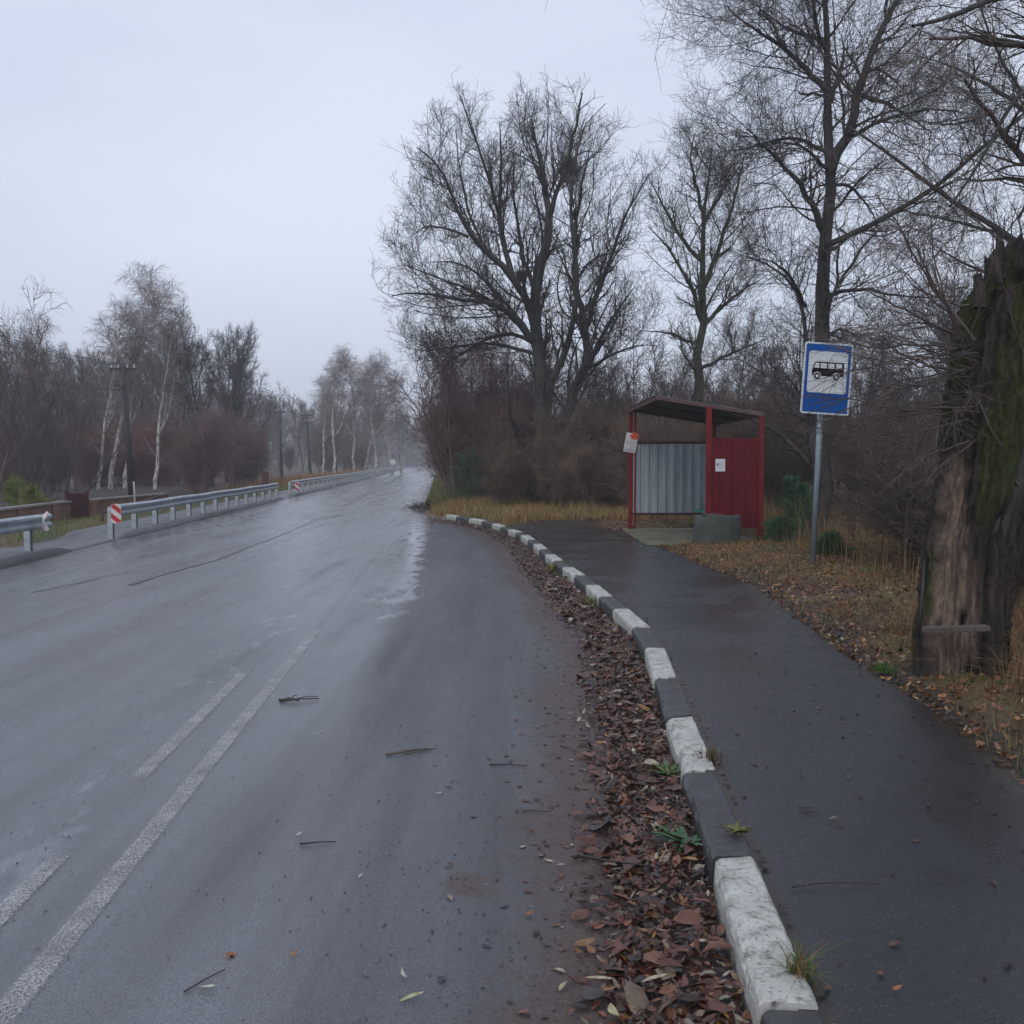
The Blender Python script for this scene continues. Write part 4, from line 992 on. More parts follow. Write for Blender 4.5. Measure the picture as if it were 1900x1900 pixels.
def weed(px, py, z, nl, size, col, label, seed, up=.5):
    p = G(px,py,z); r = np.random.default_rng(seed); root = empty('leafy_weed', p, 0, label, 'weed')
    V=[];F=[];C=[]
    for k in range(nl):
        a = r.random()*6.28; ln = size*(.6+.6*r.random()); e = up*(.5+r.random()); d = np.array([math.cos(a),math.sin(a),0]); s_ = np.array([-d[1],d[0],0])
        b = len(V)
        for i,t in enumerate(np.linspace(0,1,7)):
            c = d*ln*t + np.array([0,0,1])*ln*(e*t-.55*e*t*t)*1.; wdt = size*.10*math.sin(math.pi*min(1,t*.93+.07))**.8*(1.25 if i%2 else .65)
            V += [c-s_*wdt+np.array([0,0,.004]), c, c+s_*wdt+np.array([0,0,.004])]; C += [np.array(col)*(.8+.4*r.random())]*3
        for i in range(6):
            q = b+i*3; F += [(q,q+1,q+4,q+3),(q+1,q+2,q+5,q+4)]
    np_mesh('leaves', np.array(V), np.array(F), M_vcol, root, True, np.array(C))
weed(1366,1545,.15,26,.06,(.12,.14,.035),'small yellow-green rosette weed growing behind the second dark kerb stone',2,.5)
weed(1272,1572,.05,26,.12,(.035,.10,.035),'dark green leafy weed in the gutter below the second dark kerb stone',4,.6)
weed(1240,1440,.05,22,.11,(.07,.11,.03),'green leafy weed in the gutter beside the second white kerb stone',11,.6)
weed(1235,1545,.03,12,.07,(.05,.12,.035),'tiny green sprout among gutter leaves left of the dark green weed',12,.6)

# single leaves and sticks on the asphalt that the photo shows large
def one_leaf(px, py, size, asp, col, rz, label, z=.006, star=False):
    p = G(px,py,z); m = []
    if star:
        pts = []
        for k in range(14):
            a = 2*math.pi*k/14; rr_ = size*(.5 if k%2 == 0 else .2)*(1.1 if k in (4,6,8) else .85); pts.append((rr_*math.cos(a), rr_*math.sin(a), .006*math.sin(3*a)))
        V = np.array([(0,0,.007)]+pts); F = np.array([(0,1+k,1+(k+1)%14) for k in range(14)])
    else:
        V=[];F=[]
        for i,t in enumerate(np.linspace(0,1,9)):
            wdt = size*asp*math.sin(math.pi*min(1,max(.02,t)))**.8/2; bend = .12*size*math.sin(math.pi*t)
            V += [(size*(t-.5), bend-wdt, .006+.01*t*t), (size*(t-.5), bend, .003+.01*t*t), (size*(t-.5), bend+wdt, .007+.01*t*t)]
        for i in range(8):
            q=i*3; F += [(q,q+1,q+4,q+3),(q+1,q+2,q+5,q+4)]
        V=np.array(V);F=np.array(F)
    o = np_mesh('fallen_leaf', V, F, M_vcol, None, True, np.tile(col,(len(V),1))); o.location = (p[0],p[1],float(road_z(p[0],p[1]))+.004+z*0 if z < .05 else z); o.rotation_euler=(0,0,rz)
    tag(o, label, 'leaf', 'single leaves lying on the wet asphalt')
one_leaf(428,1772,.045,.8,(.32,.12,.04),.3,'orange star-shaped leaf on the asphalt at lower left',star=True)
one_leaf(545,1775,.028,.5,(.28,.14,.06),1.5,'small tan leaf right of the orange star-shaped leaf')
one_leaf(387,1837,.058,.22,(.42,.45,.36),-.2,'pale slim willow leaf below the orange leaf')
one_leaf(751,1811,.05,.22,(.45,.45,.36),2.0,'slim pale leaf pointing away, bottom centre of the asphalt')
one_leaf(765,1856,.075,.22,(.36,.36,.2),.45,'larger yellowish willow leaf near the bottom centre edge')
one_leaf(1045,1836,.045,.3,(.36,.3,.2),1.0,'pale leaf just left of the gutter near the bottom edge')
one_leaf(1040,1608,.035,.3,(.42,.36,.3),-.6,'pale curled leaf on the asphalt left of the gutter, halfway to the bottom')
one_leaf(814,1475,.045,.25,(.5,.46,.38),-.5,'small whitish leaf on the asphalt below the broken stick')
one_leaf(669,1630,.03,.35,(.4,.33,.3),1.,'pinkish leaf on the asphalt left of the brown dirt patch')
one_leaf(555,1552,.035,.35,(.45,.42,.4),.6,'little whitish leaf in the middle of the near lane')
one_leaf(983,1700,.04,.4,(.22,.09,.04),.4,'rust-brown leaf on the asphalt near the lower gutter')
one_leaf(1665,1840,.03,.5,(.3,.11,.04),.2,'rust-coloured leaf on the footpath at lower right',z=.142)
one_leaf(1546,1522,.035,.3,(.2,.16,.13),.2,'brown leaf on the footpath right of the second dark kerb stone',z=.142)
one_leaf(1112,1822,.08,.2,(.36,.3,.22),-.35,'long pale willow leaf lying on top of the gutter leaves near the bottom',z=.055)
one_leaf(1215,1822,.08,.2,(.36,.3,.22),.3,'pale willow leaf across the gutter leaves near the nearest white kerb stone',z=.06)
one_leaf(1140,1880,.05,.5,(.4,.36,.2),1.9,'broad yellowish leaf at the bottom edge of the gutter',z=.05)
def sticks(px, py, segs, label, name='fallen_twig', z=.008, mt=M_stick):
    p = G(px,py,z); m = MB()
    for pts, r in segs: m.tube([(a,b,c+r) for a,b,c in pts], [r*(1-.5*i/(len(pts)-1)) for i in range(len(pts))], 6)
    o = m.build(name, mt, smooth=True); o.location = (p[0],p[1],z if z > .1 else float(road_z(p[0],p[1]))+.003); tag(o, label, 'twig')
sticks(548,1300,[([(-.11,.02,0),(-.03,-.015,.012),(.05,.0,.01),(.14,.05,.0)],.006),([(-.09,-.02,0),(0,-.03,.01),(.03,-.02,0)],.008),([(-.03,0,.01),(-.02,.05,.02),(0,.07,.02)],.004),([(.0,-.01,.01),(.06,.06,.015),(.13,.075,.01)],.0035),([(-.1,0,.0),(-.05,.04,.01),(-.01,.03,0)],.005)],'dark bundle of broken twigs lying right of the solid line')
sticks(758,1396,[([(-.11,-.055,0),(-.02,-.01,.004),(.06,.03,.004),(.11,.055,0)],.008),([(-.02,-.02,0),(.07,.01,.004),(.14,.08,0)],.004)],'brown broken stick lying in the middle of the near lane',mt=M_plank)
sticks(945,1420,[([(-.1,.01,0),(0,0,.004),(.09,-.01,0)],.0045)],'thin dark twig right of the broken stick')
sticks(1055,1388,[([(-.04,.05,0),(.0,0,.004),(.04,-.05,0)],.004)],'short dark twig close to the gutter leaves')
sticks(995,1505,[([(-.06,0,0),(-.02,.008,.002),(.02,-.008,.002),(.06,.0,0)],.003)],'wavy thin twig on the asphalt left of the gutter')
sticks(590,1565,[([(-.07,-.01,0),(0,0,.004),(.07,.015,0)],.004)],'thin twig on the asphalt in the centre of the near lane')
sticks(380,1820,[([(-.04,-.06,0),(.0,0,.004),(.04,.07,0)],.003)],'thin twig beside the pale slim willow leaf')
sticks(1540,1643,[([(-.13,-.02,0),(-.04,0,.004),(.06,.01,.004),(.16,.0,0)],.003)],'long thin twig on the footpath at lower right',z=.142)
sticks(1495,1500,[([(-.03,0,0),(.03,.0,0)],.0035),([(-.03,-.06,0),(.05,-.03,0)],.003)],'pair of short dark twigs on the footpath',z=.142)
sticks(1150,1622,[([(-.14,.07,.04),(-.05,0,.05),(.05,-.03,.05),(.1,-.05,.05)],.006)],'dark crooked twig lying over the gutter leaves')
sticks(1270,1600,[([(-.09,-.02,.05),(0,0,.055),(.1,.02,.06)],.004)],'tan straw stalk lying over the gutter leaves',mt=noisy('straw',(.28,.15,.05),(.36,.2,.07),9,.6,bump=0))
rh = random.Random(12)
def heap_stick():
    x, y = rh.gauss(0,.38), rh.gauss(0,.45); z = max(0,.28-.35*math.hypot(x,y))*rh.random(); a = rh.uniform(0,6.28); l = rh.uniform(.2,.55)
    return ([(x,y,z),(x+l*.5*math.cos(a),y+l*.5*math.sin(a),z+rh.uniform(-.02,.12)),(x+l*math.cos(a+.3),y+l*math.sin(a+.3),max(0,z+rh.uniform(-.08,.22)))], rh.uniform(.006,.016))
sticks(800,948,[heap_stick() for k in range(120)],'dark heap of cut branches at the end of the kerb line by the road',name='branch_heap')

# ---------------------------------------------------------------- bus shelter
FZ = .16
sx0, sx1, sy0, sy1 = 2.46, 4.22, 17.38, 21.3
sh = empty('bus_shelter', (sx0, sy0, FZ), 0, 'dark red steel bus shelter with a galvanised end wall and sloping roof', 'bus shelter')
W_, D_ = sx1-sx0, sy1-sy0; zf, zb = 2.45, 2.17       # front (road side) and back heights above the slab
def post(x, y, h, s=.035, name='post'): MB().box(x-s,x+s,y-s,y+s,0,h).build(name, M_red, sh, bevel=.004)
post(0, D_, zf-.01, .038); post(.87, 0, zf-.14, .042); post(W_, 0, zb-.01, .042); post(W_-.02, D_, zb-.01, .035); post(W_*.0+.1, D_+.0, 0.001+zf-.03, .018, 'brace_post')
# roof: corrugated sheet
def corr(name, L1, n_w, amp, to, matl, parent, thick=.004, pitch=.1):
    "trapezoid sheet; to(u, v, w)->xyz, u across the ribs 0..L1, v 0..1"
    us=[0]; ws=[0]; p = L1/n_w
    for k in range(n_w): 
        for a,b in ((.3,0),(.42,1),(.75,1),(.87,0),(1.,0)): us.append((k+a)*p); ws.append(b*amp)
    V=[];F=[]; n0=len(us)
    for t in (0,thick):
        for v in (0,1):
            for u_,w_ in zip(us,ws): V.append(to(u_,v,w_+t))
    for i in range(n0-1):
        F += [(i,i+1,n0+i+1,n0+i),(2*n0+i,3*n0+i,3*n0+i+1,2*n0+i+1),(i,2*n0+i,2*n0+i+1,i+1),(n0+i,n0+i+1,3*n0+i+1,3*n0+i)]
    F += [(0,n0,3*n0,2*n0),(n0-1,3*n0-1,4*n0-1,2*n0-1)]
    m=MB(); m.add(V,F); return m.build(name, matl, parent)
ov = .02
def rz_(x): return zf + (zb-zf)*(x/W_)
corr('roof', D_+2*ov, 22, .03, lambda u,v,w: ((-.05+(W_+.1)*v), -ov+u, rz_(-.05+(W_+.1)*v)+.03+w), M_roof, sh)
m = MB()
for y in (0, D_/2, D_): m.add([(-.04,y-.025,rz_(-.04)-.012),(W_+.04,y-.025,rz_(W_+.04)-.012),(W_+.04,y+.025,rz_(W_+.04)-.012),(-.04,y+.025,rz_(-.04)-.012),(-.04,y-.025,rz_(-.04)+.028),(W_+.04,y-.025,rz_(W_+.04)+.028),(W_+.04,y+.025,rz_(W_+.04)+.028),(-.04,y+.025,rz_(-.04)+.028)],
    [(3,2,1,0),(4,5,6,7),(0,1,5,4),(1,2,6,5),(2,3,7,6),(3,0,4,7)])
m.box(-.045,.0,.03,D_-.03,zf-.02,zf+.026); m.box(W_-.0,W_+.04,.03,D_-.03,zb-.02,zb+.026)
m.build('roof_frame', M_fascia, sh)
zb0, zt0 = .34, 1.77
corr('end_panel', W_-.12, 9, .022, lambda u,v,w: (.06+u, D_-w, zb0+(zt0-zb0)*v), M_galv, sh)
m = MB(); m.box(.045,W_-.055,D_-.05,D_+.02,zt0+.002,zt0+.05); m.box(.045,W_-.055,D_-.045,D_+.02,zb0-.055,zb0-.002); m.build('panel_frame', M_gate, sh)
corr('back_panel', D_-.14, 18, .022, lambda u,v,w: (W_-.01+w, .07+u, zb0+(zt0-zb0)*v), M_galv, sh)
corr('side_panel', W_-.87-.02, 4, .016, lambda u,v,w: (.86+u+.02, -.03-w, .26+(1.79-.26)*v), M_redd, sh)
m = MB(); m.box(W_-.47,W_-.07,.25,D_-.15,.38,.42); m.build('bench_seat', M_teal, sh, bevel=.005)
for yy in (.6,2.,3.4): MB().box(W_-.42,W_-.36,yy,yy+.05,0,.38).build('bench_leg', M_gate, sh)
# slab
m = MB(); m.box(sx0-.18,sx1+.12,sy0-.15,sy1+.2,.05,FZ); o = m.build('shelter_slab', M_slab, bevel=.01); tag(o, 'mossy concrete slab under the red bus shelter', 'slab')
# poster on the front post
PQ = empty('poster_board', (sx0+.0, sy1-.06, FZ+1.79), 0, 'tilted white notice board with an orange flower, fixed to the left shelter post', 'poster'); PQ.rotation_euler = (0, R(10), 0)
MB().box(-.125,.125,-.012,0,-.2,.2).build('board', M_white, PQ)
m = MB()
for k in range(5):
    a = R(205+k*36); 
    for j in range(1): pass
    pts = [(.045+.012*math.cos(a+1.57),.17+.012*math.sin(a+1.57)),(.045+.055*math.cos(a)+.028*math.cos(a+1.57),.17+.055*math.sin(a)+.028*math.sin(a+1.57)),(.045+.105*math.cos(a)+.008*math.cos(a+1.57),.17+.105*math.sin(a)+.008*math.sin(a+1.57)),(.045+.105*math.cos(a)-.012*math.cos(a+1.57),.17+.105*math.sin(a)-.012*math.sin(a+1.57)),(.045+.055*math.cos(a)-.028*math.cos(a+1.57),.17+.055*math.sin(a)-.028*math.sin(a+1.57)),(.045-.012*math.cos(a+1.57),.17-.012*math.sin(a+1.57))]
    m.prism(pts, -.018-k*.0007, -.0125)
m.prism([(.045+.05*math.cos(R(t)), .2+.04*math.sin(R(t))) for t in range(0,360,30)], -.022,-.0125)
m.build('flower', M_orange, PQ)
m = MB(); mr = MB(); rr_ = random.Random(3)
for row,(z,c) in enumerate([(.02,m),(-.015,m),(-.05,mr),(-.085,mr),(-.125,m),(-.155,m),(-.18,m)]):
    x = -.1
    while x < (.09):
        wd_ = rr_.uniform(.008,.03); 
        if row != 3 or x > -.03: c.box(x,min(x+wd_,.105),-.0145,-.0125,z-.006,z+.006)
        x += wd_+.006
m.build('lettering', M_ink, PQ); mr.build('lettering', M_inkr, PQ)
# sheet of paper on the red panel
NT = empty('paper_notice', (sx0+1.0+.06, sy0-.052, FZ+1.33), 0, 'small white paper notice stuck on the red shelter panel', 'notice')
MB().box(-.082,.082,-.004,0,-.105,.105).build('sheet', M_white, NT)
m = MB(); m.box(-.06,-.03,-.006,-.0045,-.01,.03)
for i in range(6): m.box(-.05 if i > 1 else -.0, .06-.015*(i%3), -.006, -.0045, .06-i*.025, .063-i*.025)
m.build('print', M_ink, NT)

# concrete well ring used as a bin
rgx = at(1331,1000,16.75)[0]
ring = empty('concrete_ring', (rgx,16.75,.12), 0, 'mossy grey concrete ring standing on the grass before the shelter', 'concrete ring')
V=[];F=[]; rn_=48
prof = [(.375,0),(.378,.3),(.372,.53),(.36,.552),(.325,.552),(.315,.53),(.315,.05)]
for k in range(rn_):
    a=2*math.pi*k/rn_
    for r_,z_ in prof: V.append((r_*math.cos(a)*(1+.006*math.sin(5*a)), r_*math.sin(a)*(1+.006*math.sin(5*a)), z_+(.012*math.sin(7*a)*math.sin(3*a)-.01*(math.sin(2*a)>.8) if z_ > .5 else 0)))
np2=len(prof)
for k in range(rn_):
    for j in range(np2-1): F.append((k*np2+j,((k+1)%rn_)*np2+j,((k+1)%rn_)*np2+j+1,k*np2+j+1))
MB().add(V,F).build('ring_wall', M_ring, ring, smooth=True)
MB().tube([(0,0,.05),(0,0,.18)],.31,24).build('rubbish_fill', M_stump if False else M_slab, ring)

# ---------------------------------------------------------------- bus stop sign
p0 = G(1508,1054,.16); YB = p0[1]; ptop = at(1528,660,YB)
sg = empty('bus_stop_sign', p0, 0, 'blue bus stop sign with a black bus pictogram on a leaning grey pole', 'sign')
m = MB(); v = Vector((ptop[0]-p0[0],.03,ptop[2]-p0[2])); m.tube([Vector((0,0,-.05)), v*.5, v],.036,16); m.build('pole', M_pole, sg, smooth=True)
cpt = at(1531.5,703.5,YB)
pl = bpy.data.objects.new('sign_plate', None)
MS = Matrix.Translation((cpt[0]-p0[0],-.05,cpt[2]-p0[2])) @ Matrix.Rotation(R(3.6),4,'Y') @ Matrix.Rotation(R(3),4,'Z')
def rrect(x0,x1,z0,z1,r,n_=5):
    pts=[]
    for cx_,cz_,a0 in ((x1-r,z1-r,0),(x0+r,z1-r,90),(x0+r,z0+r,180),(x1-r,z0+r,270)):
        for i in range(n_+1): a=R(a0+90*i/n_); pts.append((cx_+r*math.cos(a),cz_+r*math.sin(a)))
    return pts
HW, HH = .315,.455
m = MB(); m.prism(rrect(-HW,HW,-HH,HH,.03),-.012,.0,MS); plate = m.build('sign_plate', M_signw, sg)
# reversed-face frame rim
def part(name, mb, matl): return mb.build(name, matl, plate)
m = MB(); m.prism(rrect(-HW+.022,HW-.022,-HH+.022,HH-.022,.015),-.015,-.0125,MS); part('blue_field', m, M_blue)
m = MB(); m.prism(rrect(-.255,.255,-.185,.345,.035),-.018,-.0155,MS); part('white_field', m, M_signw)
bz = .085; m = MB()
body = [(-.20,bz-.055),(-.205,bz+.0),(-.195,bz+.045),(-.175,bz+.115),(-.155,bz+.125),(.19,bz+.125),(.207,bz+.11),(.21,bz-.055)]
m.prism(body,-.021,-.0185,MS); bus = part('bus_pictogram', m, M_black)
m = MB()
for x0,x1,off in ((-.175,-.115,1),(-.097,-.017,0),(.003,.083,0),(.102,.18,0)):
    m.prism([(x0-(.008 if off else 0),bz+.045),(x1,bz+.045),(x1,bz+.108),(x0+(.012 if off else 0),bz+.108)],-.0235,-.0215,MS)
for cx_ in (-.135,.115):
    m.prism([(cx_+.05*math.cos(R(a)),bz-.055+.05*math.sin(R(a))) for a in range(0,360,15)],-.0235,-.0215,MS)
m.build('pictogram_window', M_signw, bus)
m = MB()
for cx_ in (-.135,.115): m.prism([(cx_+.041*math.cos(R(a)),bz-.058+.041*math.sin(R(a))) for a in range(0,360,15)],-.026,-.024,MS)
m.build('pictogram_wheel', M_black, bus)
m = MB()
for cx_ in (-.135,.115): m.prism([(cx_+.02*math.cos(R(a)),bz-.058+.02*math.sin(R(a))) for a in range(0,360,20)],-.0285,-.0265,MS)
m.build('pictogram_hub', M_signw, bus)
m = MB(); x=-.15; rr_=random.Random(6)
while x < .16: w2=rr_.uniform(.012,.026); m.prism([(x,-.325),(x+w2,-.325),(x+w2,-.325+rr_.uniform(.022,.034)),(x,-.298)],-.0168,-.0155,MS); x+=w2+.007
part('faded_lettering', m, M_blued)
m = MB(); m.box(-.06,.06,-.0,.045,.12,.15,MS); m.box(-.06,.06,-.0,.045,-.2,-.17,MS); part('bracket', m, M_pole)

# ---------------------------------------------------------------- guardrails
def sweep(profile, ys, off, zbase, name, matl, parent, cap=True):
    V=[];F=[];n0=len(profile)
    for y in ys:
        x = float(XL(y))-off; dx = float(XL(y+.1)-XL(y-.1))/.2; nx_ = Vector((1,-dx,0)).normalized(); zz = float(zr(y))+zbase(y)
        for o_,z_ in profile: V.append((x+nx_.x*o_, y+nx_.y*o_, zz+z_))
    for i in range(len(ys)-1):
        for j in range(n0): F.append((i*n0+j,i*n0+(j+1)%n0,(i+1)*n0+(j+1)%n0,(i+1)*n0+j))
    if cap: F += [tuple(range(n0)),tuple(range((len(ys)-1)*n0,len(ys)*n0))]
    return MB().add(V,F).build(name, matl, parent)
hb_ = [(0,.235),(.03,.235),(.065,.2),(.065,.165),(.015,.125),(.015,.105),(.065,.07),(.065,.035),(.03,0),(0,0)]
wb = hb_ + [(a-.006, z_) for a, z_ in reversed(hb_)]
def guardrail(y0, y1, step, label, zt=.62, near=None):
    root = empty('guardrail', (0,0,0), 0, label, 'guardrail', 'galvanised guardrails along the left side of the road')
    root.location = (float(XL(y0)), y0, 0)
    off = root.location.copy()
    ys = list(np.arange(y0, y1+.01, .5 if y1-y0 < 30 else 2.))
    zb_ = lambda y: zt-.235+.07-.0 + .006*math.sin(y*1.3)
    r_ = sweep(wb, ys, .12, zb_, 'rail', M_rail, None)
    r_.parent = root; r_.location = -off
    y = y0+.35; k=0
    while y < y1:
        x = float(XL(y))-.2; g = float(lz(y)+zr(y)); m = MB()
        m.box(-.05,.05,-.05,-.043,0,1); m.box(-.05,.05,.043,.05,0,1); m.box(-.05,-.043,-.042,.042,0,1)
        o = m.build('post', M_rail, root); o.scale = (1,1,zb_(y)+float(zr(y))+.19-g+.03); o.location = Vector((x,y,g-.03))-off; k+=1
        y += step
    for yj in np.arange(y0+2.0, y1, 4.):
        m = MB(); x = float(XL(yj))-.12; zc = zb_(yj)+float(zr(yj)); m.tube([(x+.01,yj,zc+.115),(x+.045,yj,zc+.115)],.022,8)
        o = m.build('reflector_bolt', M_white, root); o.location = -off
    return root
g2 = guardrail(20.1, 41., 1.58, 'middle guardrail starting at the large red and white striped marker')
g1 = guardrail(4., 17.0, 2., 'nearest guardrail at the left edge with a bent torn striped end')
g3 = guardrail(44.2, 100., 2.1, 'farther guardrail starting at the small red and white marker')
g4 = guardrail(102., 240., 4., 'farthest guardrail fading into the haze along the road')
def marker(g, px, py, Y, w_, h_, bent=0.):
    p = at(px,py,Y); M_ = Matrix.Translation(Vector(p)-g.location) @ Matrix.Rotation(bent,4,'Z')
    m = MB(); m.prism(rrect(-w_,w_,-h_,h_,w_*.75,6),0,.012,M_); pl_ = m.build('end_marker', M_markw, g)
    m = MB(); 
    # diagonal red bands clipped to the plate
    import bmesh
    outl = rrect(-w_*.97,w_*.97,-h_*.97,h_*.97,w_*.72,6)
    def clip(poly, a, b, c):
        o_=[]
        for i in range(len(poly)):
            P_,Q_=poly[i],poly[(i+1)%len(poly)]; dp=a*P_[0]+b*P_[1]-c; dq=a*Q_[0]+b*Q_[1]-c
            if dp<=0: o_.append(P_)
            if dp*dq<0: t=dp/(dp-dq); o_.append((P_[0]+t*(Q_[0]-P_[0]),P_[1]+t*(Q_[1]-P_[1])))
        return o_
    for c0 in (-.085,.085):
        c0 = c0*h_/.19; hw=.042*h_/.19; q = clip(clip(outl,.62,.78,c0+hw),-.62,-.78,-(c0-hw))
        if len(q) > 2: m.prism(q,-.004,-.001,M_)
    m.build('red_stripe', M_markr, pl_)
marker(g2,215,953,19.95,.1,.19)
marker(g3,551,902.5,43.9,.1,.2)
m = MB(); p = Vector(at(89,967,16.35))-g1.location
m.add([p+Vector(v) for v in [(-.1,0,-.12),(-.02,-.05,-.16),(.03,-.02,-.14),(-.03,-.08,.0),(.04,-.05,.12),(-.02,0,.16),(-.1,.02,.08)]]+[p+Vector(v)+Vector((0,.015,0)) for v in [(-.1,0,-.12),(-.02,-.05,-.16),(.03,-.02,-.14),(-.03,-.08,.0),(.04,-.05,.12),(-.02,0,.16),(-.1,.02,.08)]],
      [(0,1,3),(1,2,3),(0,3,6),(3,5,6),(3,4,5),(7,10,8),(8,10,9),(7,13,10),(10,13,12),(10,12,11)]+[(i,(i+1)%7,(i+1)%7+7,i+7) for i in range(7)])
mk = m.build('end_marker', M_markw, g1)
m = MB(); m.add([p+Vector(v) for v in [(-.07,-.006,-.1),(-.02,-.053,-.13),(-.03,-.084,-.04),(-.07,-.02,.0),(-.04,-.07,.03),(.03,-.062,.1),(-.0,-.03,.13)]],[(0,1,2,3),(3,4,5,6)]); m.build('red_stripe', M_markr, mk)

# ---------------------------------------------------------------- low wall, gate, railings, posts on the left
def wall_seg(a, b, zt, zb_, label):
    root = empty('low_wall', (a[0],a[1],zb_), 0, label, 'wall'); dx,dy=b[0]-a[0],b[1]-a[1]; Ln=math.hypot(dx,dy); M_=Matrix.Rotation(math.atan2(dy,dx),4,'Z')
    MB().box(0,Ln,-.1,.1,0,zt-zb_,M_).build('wall', M_plast, root); MB().box(-.02,Ln+.02,-.14,.14,zt-zb_+.001,zt-zb_+.05,M_).build('coping', M_cope, root)
    for k in range(int(Ln//2.5)+1):
        if k*2.5 < Ln-.3: MB().box(k*2.5+.02,k*2.5+.28,-.15,-.102,0,zt-zb_-.003,M_).build('pier', M_plast, root)
wa, wb2, wc, wd2_, we = at(-60,955,21.), at(124,931,27.6), at(166,931,28.2), at(232,925,31), at(308,918,34.5)
wall_seg(wa, wb2, .48, -.5, 'reddish rendered low wall left of the maroon gate')
wall_seg(wc, we, .5, -.5, 'reddish rendered low wall right of the maroon gate')
gt = empty('garden_gate', ((wb2[0]+wc[0])/2, 27.8, -.5), math.atan2(wc[1]-wb2[1], wc[0]-wb2[0]), 'maroon sheet-metal garden gate set in the low wall', 'gate')
hwg = .5*math.hypot(wc[0]-wb2[0],wc[1]-wb2[1])-.04
MB().box(-hwg+.04,hwg-.04,-.015,.015,.06,1.22).build('gate_leaf', M_gate, gt)
for s in (-1,1): MB().box(s*hwg-.04,s*hwg+.04,-.04,.04,0,1.3).build('gate_post', M_gate, gt)
MB().box(-hwg+.05,hwg-.05,-.03,-.016,.65,.7).build('rail', M_fascia, gt)
m = MB(); q=[at(189,960,24.5),at(190,952,24.5),at(200,948,26),at(270,928,30.5),at(306,917,34)]; m.tube([q[0][:2]+(-.1,)]+q[1:],.025,8); m.tube([at(240,940,29)[:2]+(-.1,),at(240,938,29)],.02,6); tag(m.build('pipe_railing', M_gate, smooth=True), 'rusty bent pipe railing in front of the low wall', 'railing')
p = at(252,935,30); m = MB(); m.tube([(p[0],30,-.3),(p[0]-.03,30,.5),(p[0]-.05,30,1.0)],.03,8); tag(m.build('marker_post', noisy('pale_post',(.3,.28,.28),(.45,.42,.4),5,.7), smooth=True), 'thin pale post standing by the low wall near the birches', 'post')
p = at(493,893,60); MB().box(p[0]-.16,p[0]+.16,59.8,60.15,-.2,1.1).build('brick_pillar', noisy('brick_red',(.06,.022,.018),(.12,.04,.03),6,.8), bevel=.02)
tag(bpy.data.objects['brick_pillar'], 'red brick gate pillar far behind the middle guardrail', 'pillar')

# utility poles and wires
def upole(pxb, pxt, Y, H, label, lamp=False, second=True):
    xb = at(pxb,900,Y)[0]; xt = at(pxt,700,Y)[0]; zb_ = float(zr(Y))-.3
    root = empty('utility_pole', (xb,Y,zb_), 0, label, 'utility pole', 'wooden utility poles along the left side'); d = xt-xb
    MB().tube([(0,0,0),(d*.5,0,H*.5),(d,0,H)],[.17,.15,.12],10).build('pole', M_wood, root, smooth=True)
    MB().box(d-.6,d+.6,-.07,.07,H-.25,H-.13).build('crossarm', M_wood, root)
    m = MB()
    for u in (-.55,-.22,.22,.55): m.tube([(d+u,0,H-.13),(d+u,0,H+.03)],.035,6)
    m.build('insulator', M_white, root)
    if second: MB().box(d*.85-.4,d*.85+.4,-.18,-.13,H*.84,H*.84+.08).build('lower_crossarm', M_wood, root)
    if lamp: MB().tube([(d,-.1,H*.88),(d+.6,-.3,H*.9),(d+.9,-.3,H*.9)],[.02,.02,.07],6).build('lamp', M_white, root)
    return (xt,Y,zb_+H)
a1 = upole(245,228,50,6.5,'nearest tall tarred utility pole standing among the birches')
a2 = upole(523,519,104,7.0,'left one of the two distant utility poles')
a3 = upole(577,567,111,7.0,'right one of the two distant utility poles, carrying a small lamp', lamp=True)
a4 = upole(624,621,150,7.2,'farthest utility pole beside the white trunk of the far birch')
def wire(a, b, sag, label, r=.012, grp='power wires'):
    pts=[]
    for i in range(17): t=i/16; pts.append(tuple(a[k]*(1-t)+b[k]*t for k in range(2))+(a[2]*(1-t)+b[2]*t-sag*4*t*(1-t),))
    tag(MB().tube(pts,r,4).build('power_wire', M_wire), label, 'wire', grp)
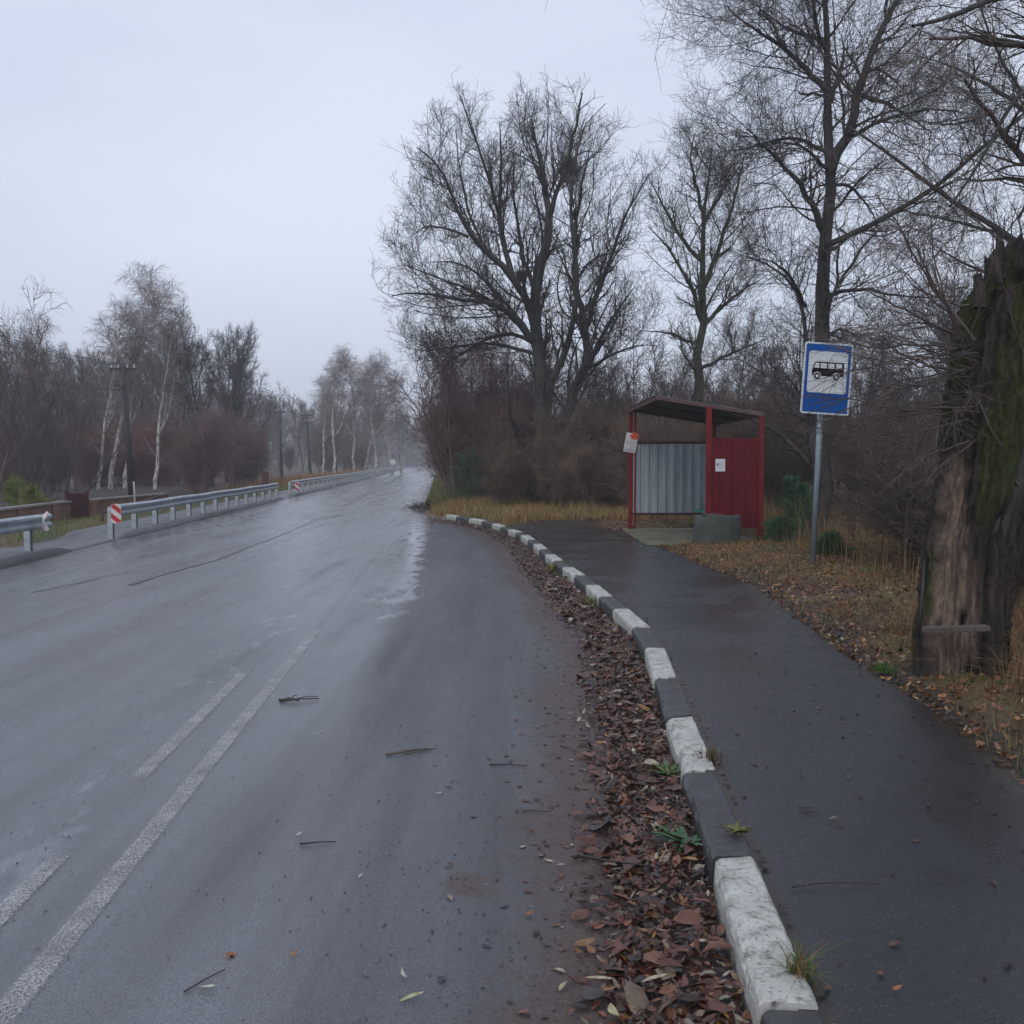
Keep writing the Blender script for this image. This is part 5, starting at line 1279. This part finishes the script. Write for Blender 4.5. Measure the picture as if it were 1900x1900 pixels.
for k,(u,dz) in enumerate([(-.55,0),(-.22,0),(.22,0),(.55,0),(0,-1.2)]):
    wire((-18.5+u,28,6.4+dz),(a1[0]+u,50,a1[2]+dz),.35,'dark overhead wire running left from the nearest utility pole' if k < 4 else 'lowest thick wire running left from the nearest utility pole', .012 if k < 4 else .02)
for k,u in enumerate([-.55,.55]):
    wire((a1[0]+u,50,a1[2]),(a2[0]+u,104,a2[2]),.5,'thin wire strung between the nearest pole and the distant poles',.009)
    wire((a2[0]+u,104,a2[2]),(a3[0]+u,111,a3[2]),.1,'thin wire between the two distant poles',.012)
# distant round sign
p = at(729,868,112); rs = empty('round_sign', (p[0],112,float(zr(112))), 0, 'tiny pale round sign beside the far guardrail', 'sign')
MB().tube([(0,0,0),(0,0,1.3)],.04,8).build('pole', M_pole, rs); MB().prism([(.32*math.cos(R(a)),1.45+.32*math.sin(R(a))) for a in range(0,360,20)],-.05,-.02).build('sign_plate', M_signw, rs)

# ---------------------------------------------------------------- mistletoe-like clumps / nests in the lime tree
def nest(px, py, Y, r, label):
    rng = np.random.default_rng(int(px)); p = at(px,py,Y); root_ = (np.zeros((60,2,3)), np.full((60,2),.004)); d = unit(rng.normal(size=(60,3)))
    root_[0][:,1] = d*r*.5; b = spawn(rng, root_, per=7, length=r*.9, ang=.8, K=3, wob=.3, trop=0, rmin=.006)
    V,F = tubes([root_,b],3); o = np_mesh('twig_nest', V, F, M_shrub3); o.location = p; tag(o, label, 'nest')
nest(1058,315,31.5,.55,'dark dense twig nest high in the right half of the central tree')
nest(965,512,31,.3,'small dark twig nest in the middle of the central tree')

# ---------------------------------------------------------------- haze
hz = MB().box(-450,450,-60,790,-4,42).build('haze', None); tag(hz, 'pale wet mist thickening into the distance', 'haze', None, 'stuff')
hm = bpy.data.materials.new('mist'); hm.use_nodes = True; t = hm.node_tree; t.nodes.clear()
pv = t.nodes.new('ShaderNodeVolumePrincipled'); pv.inputs['Color'].default_value = (.93,.96,1,1); pv.inputs['Density'].default_value = .00125; pv.inputs['Anisotropy'].default_value = .0
mo = t.nodes.new('ShaderNodeOutputMaterial'); t.links.new(pv.outputs[0], mo.inputs['Volume']); hz.data.materials.append(hm)
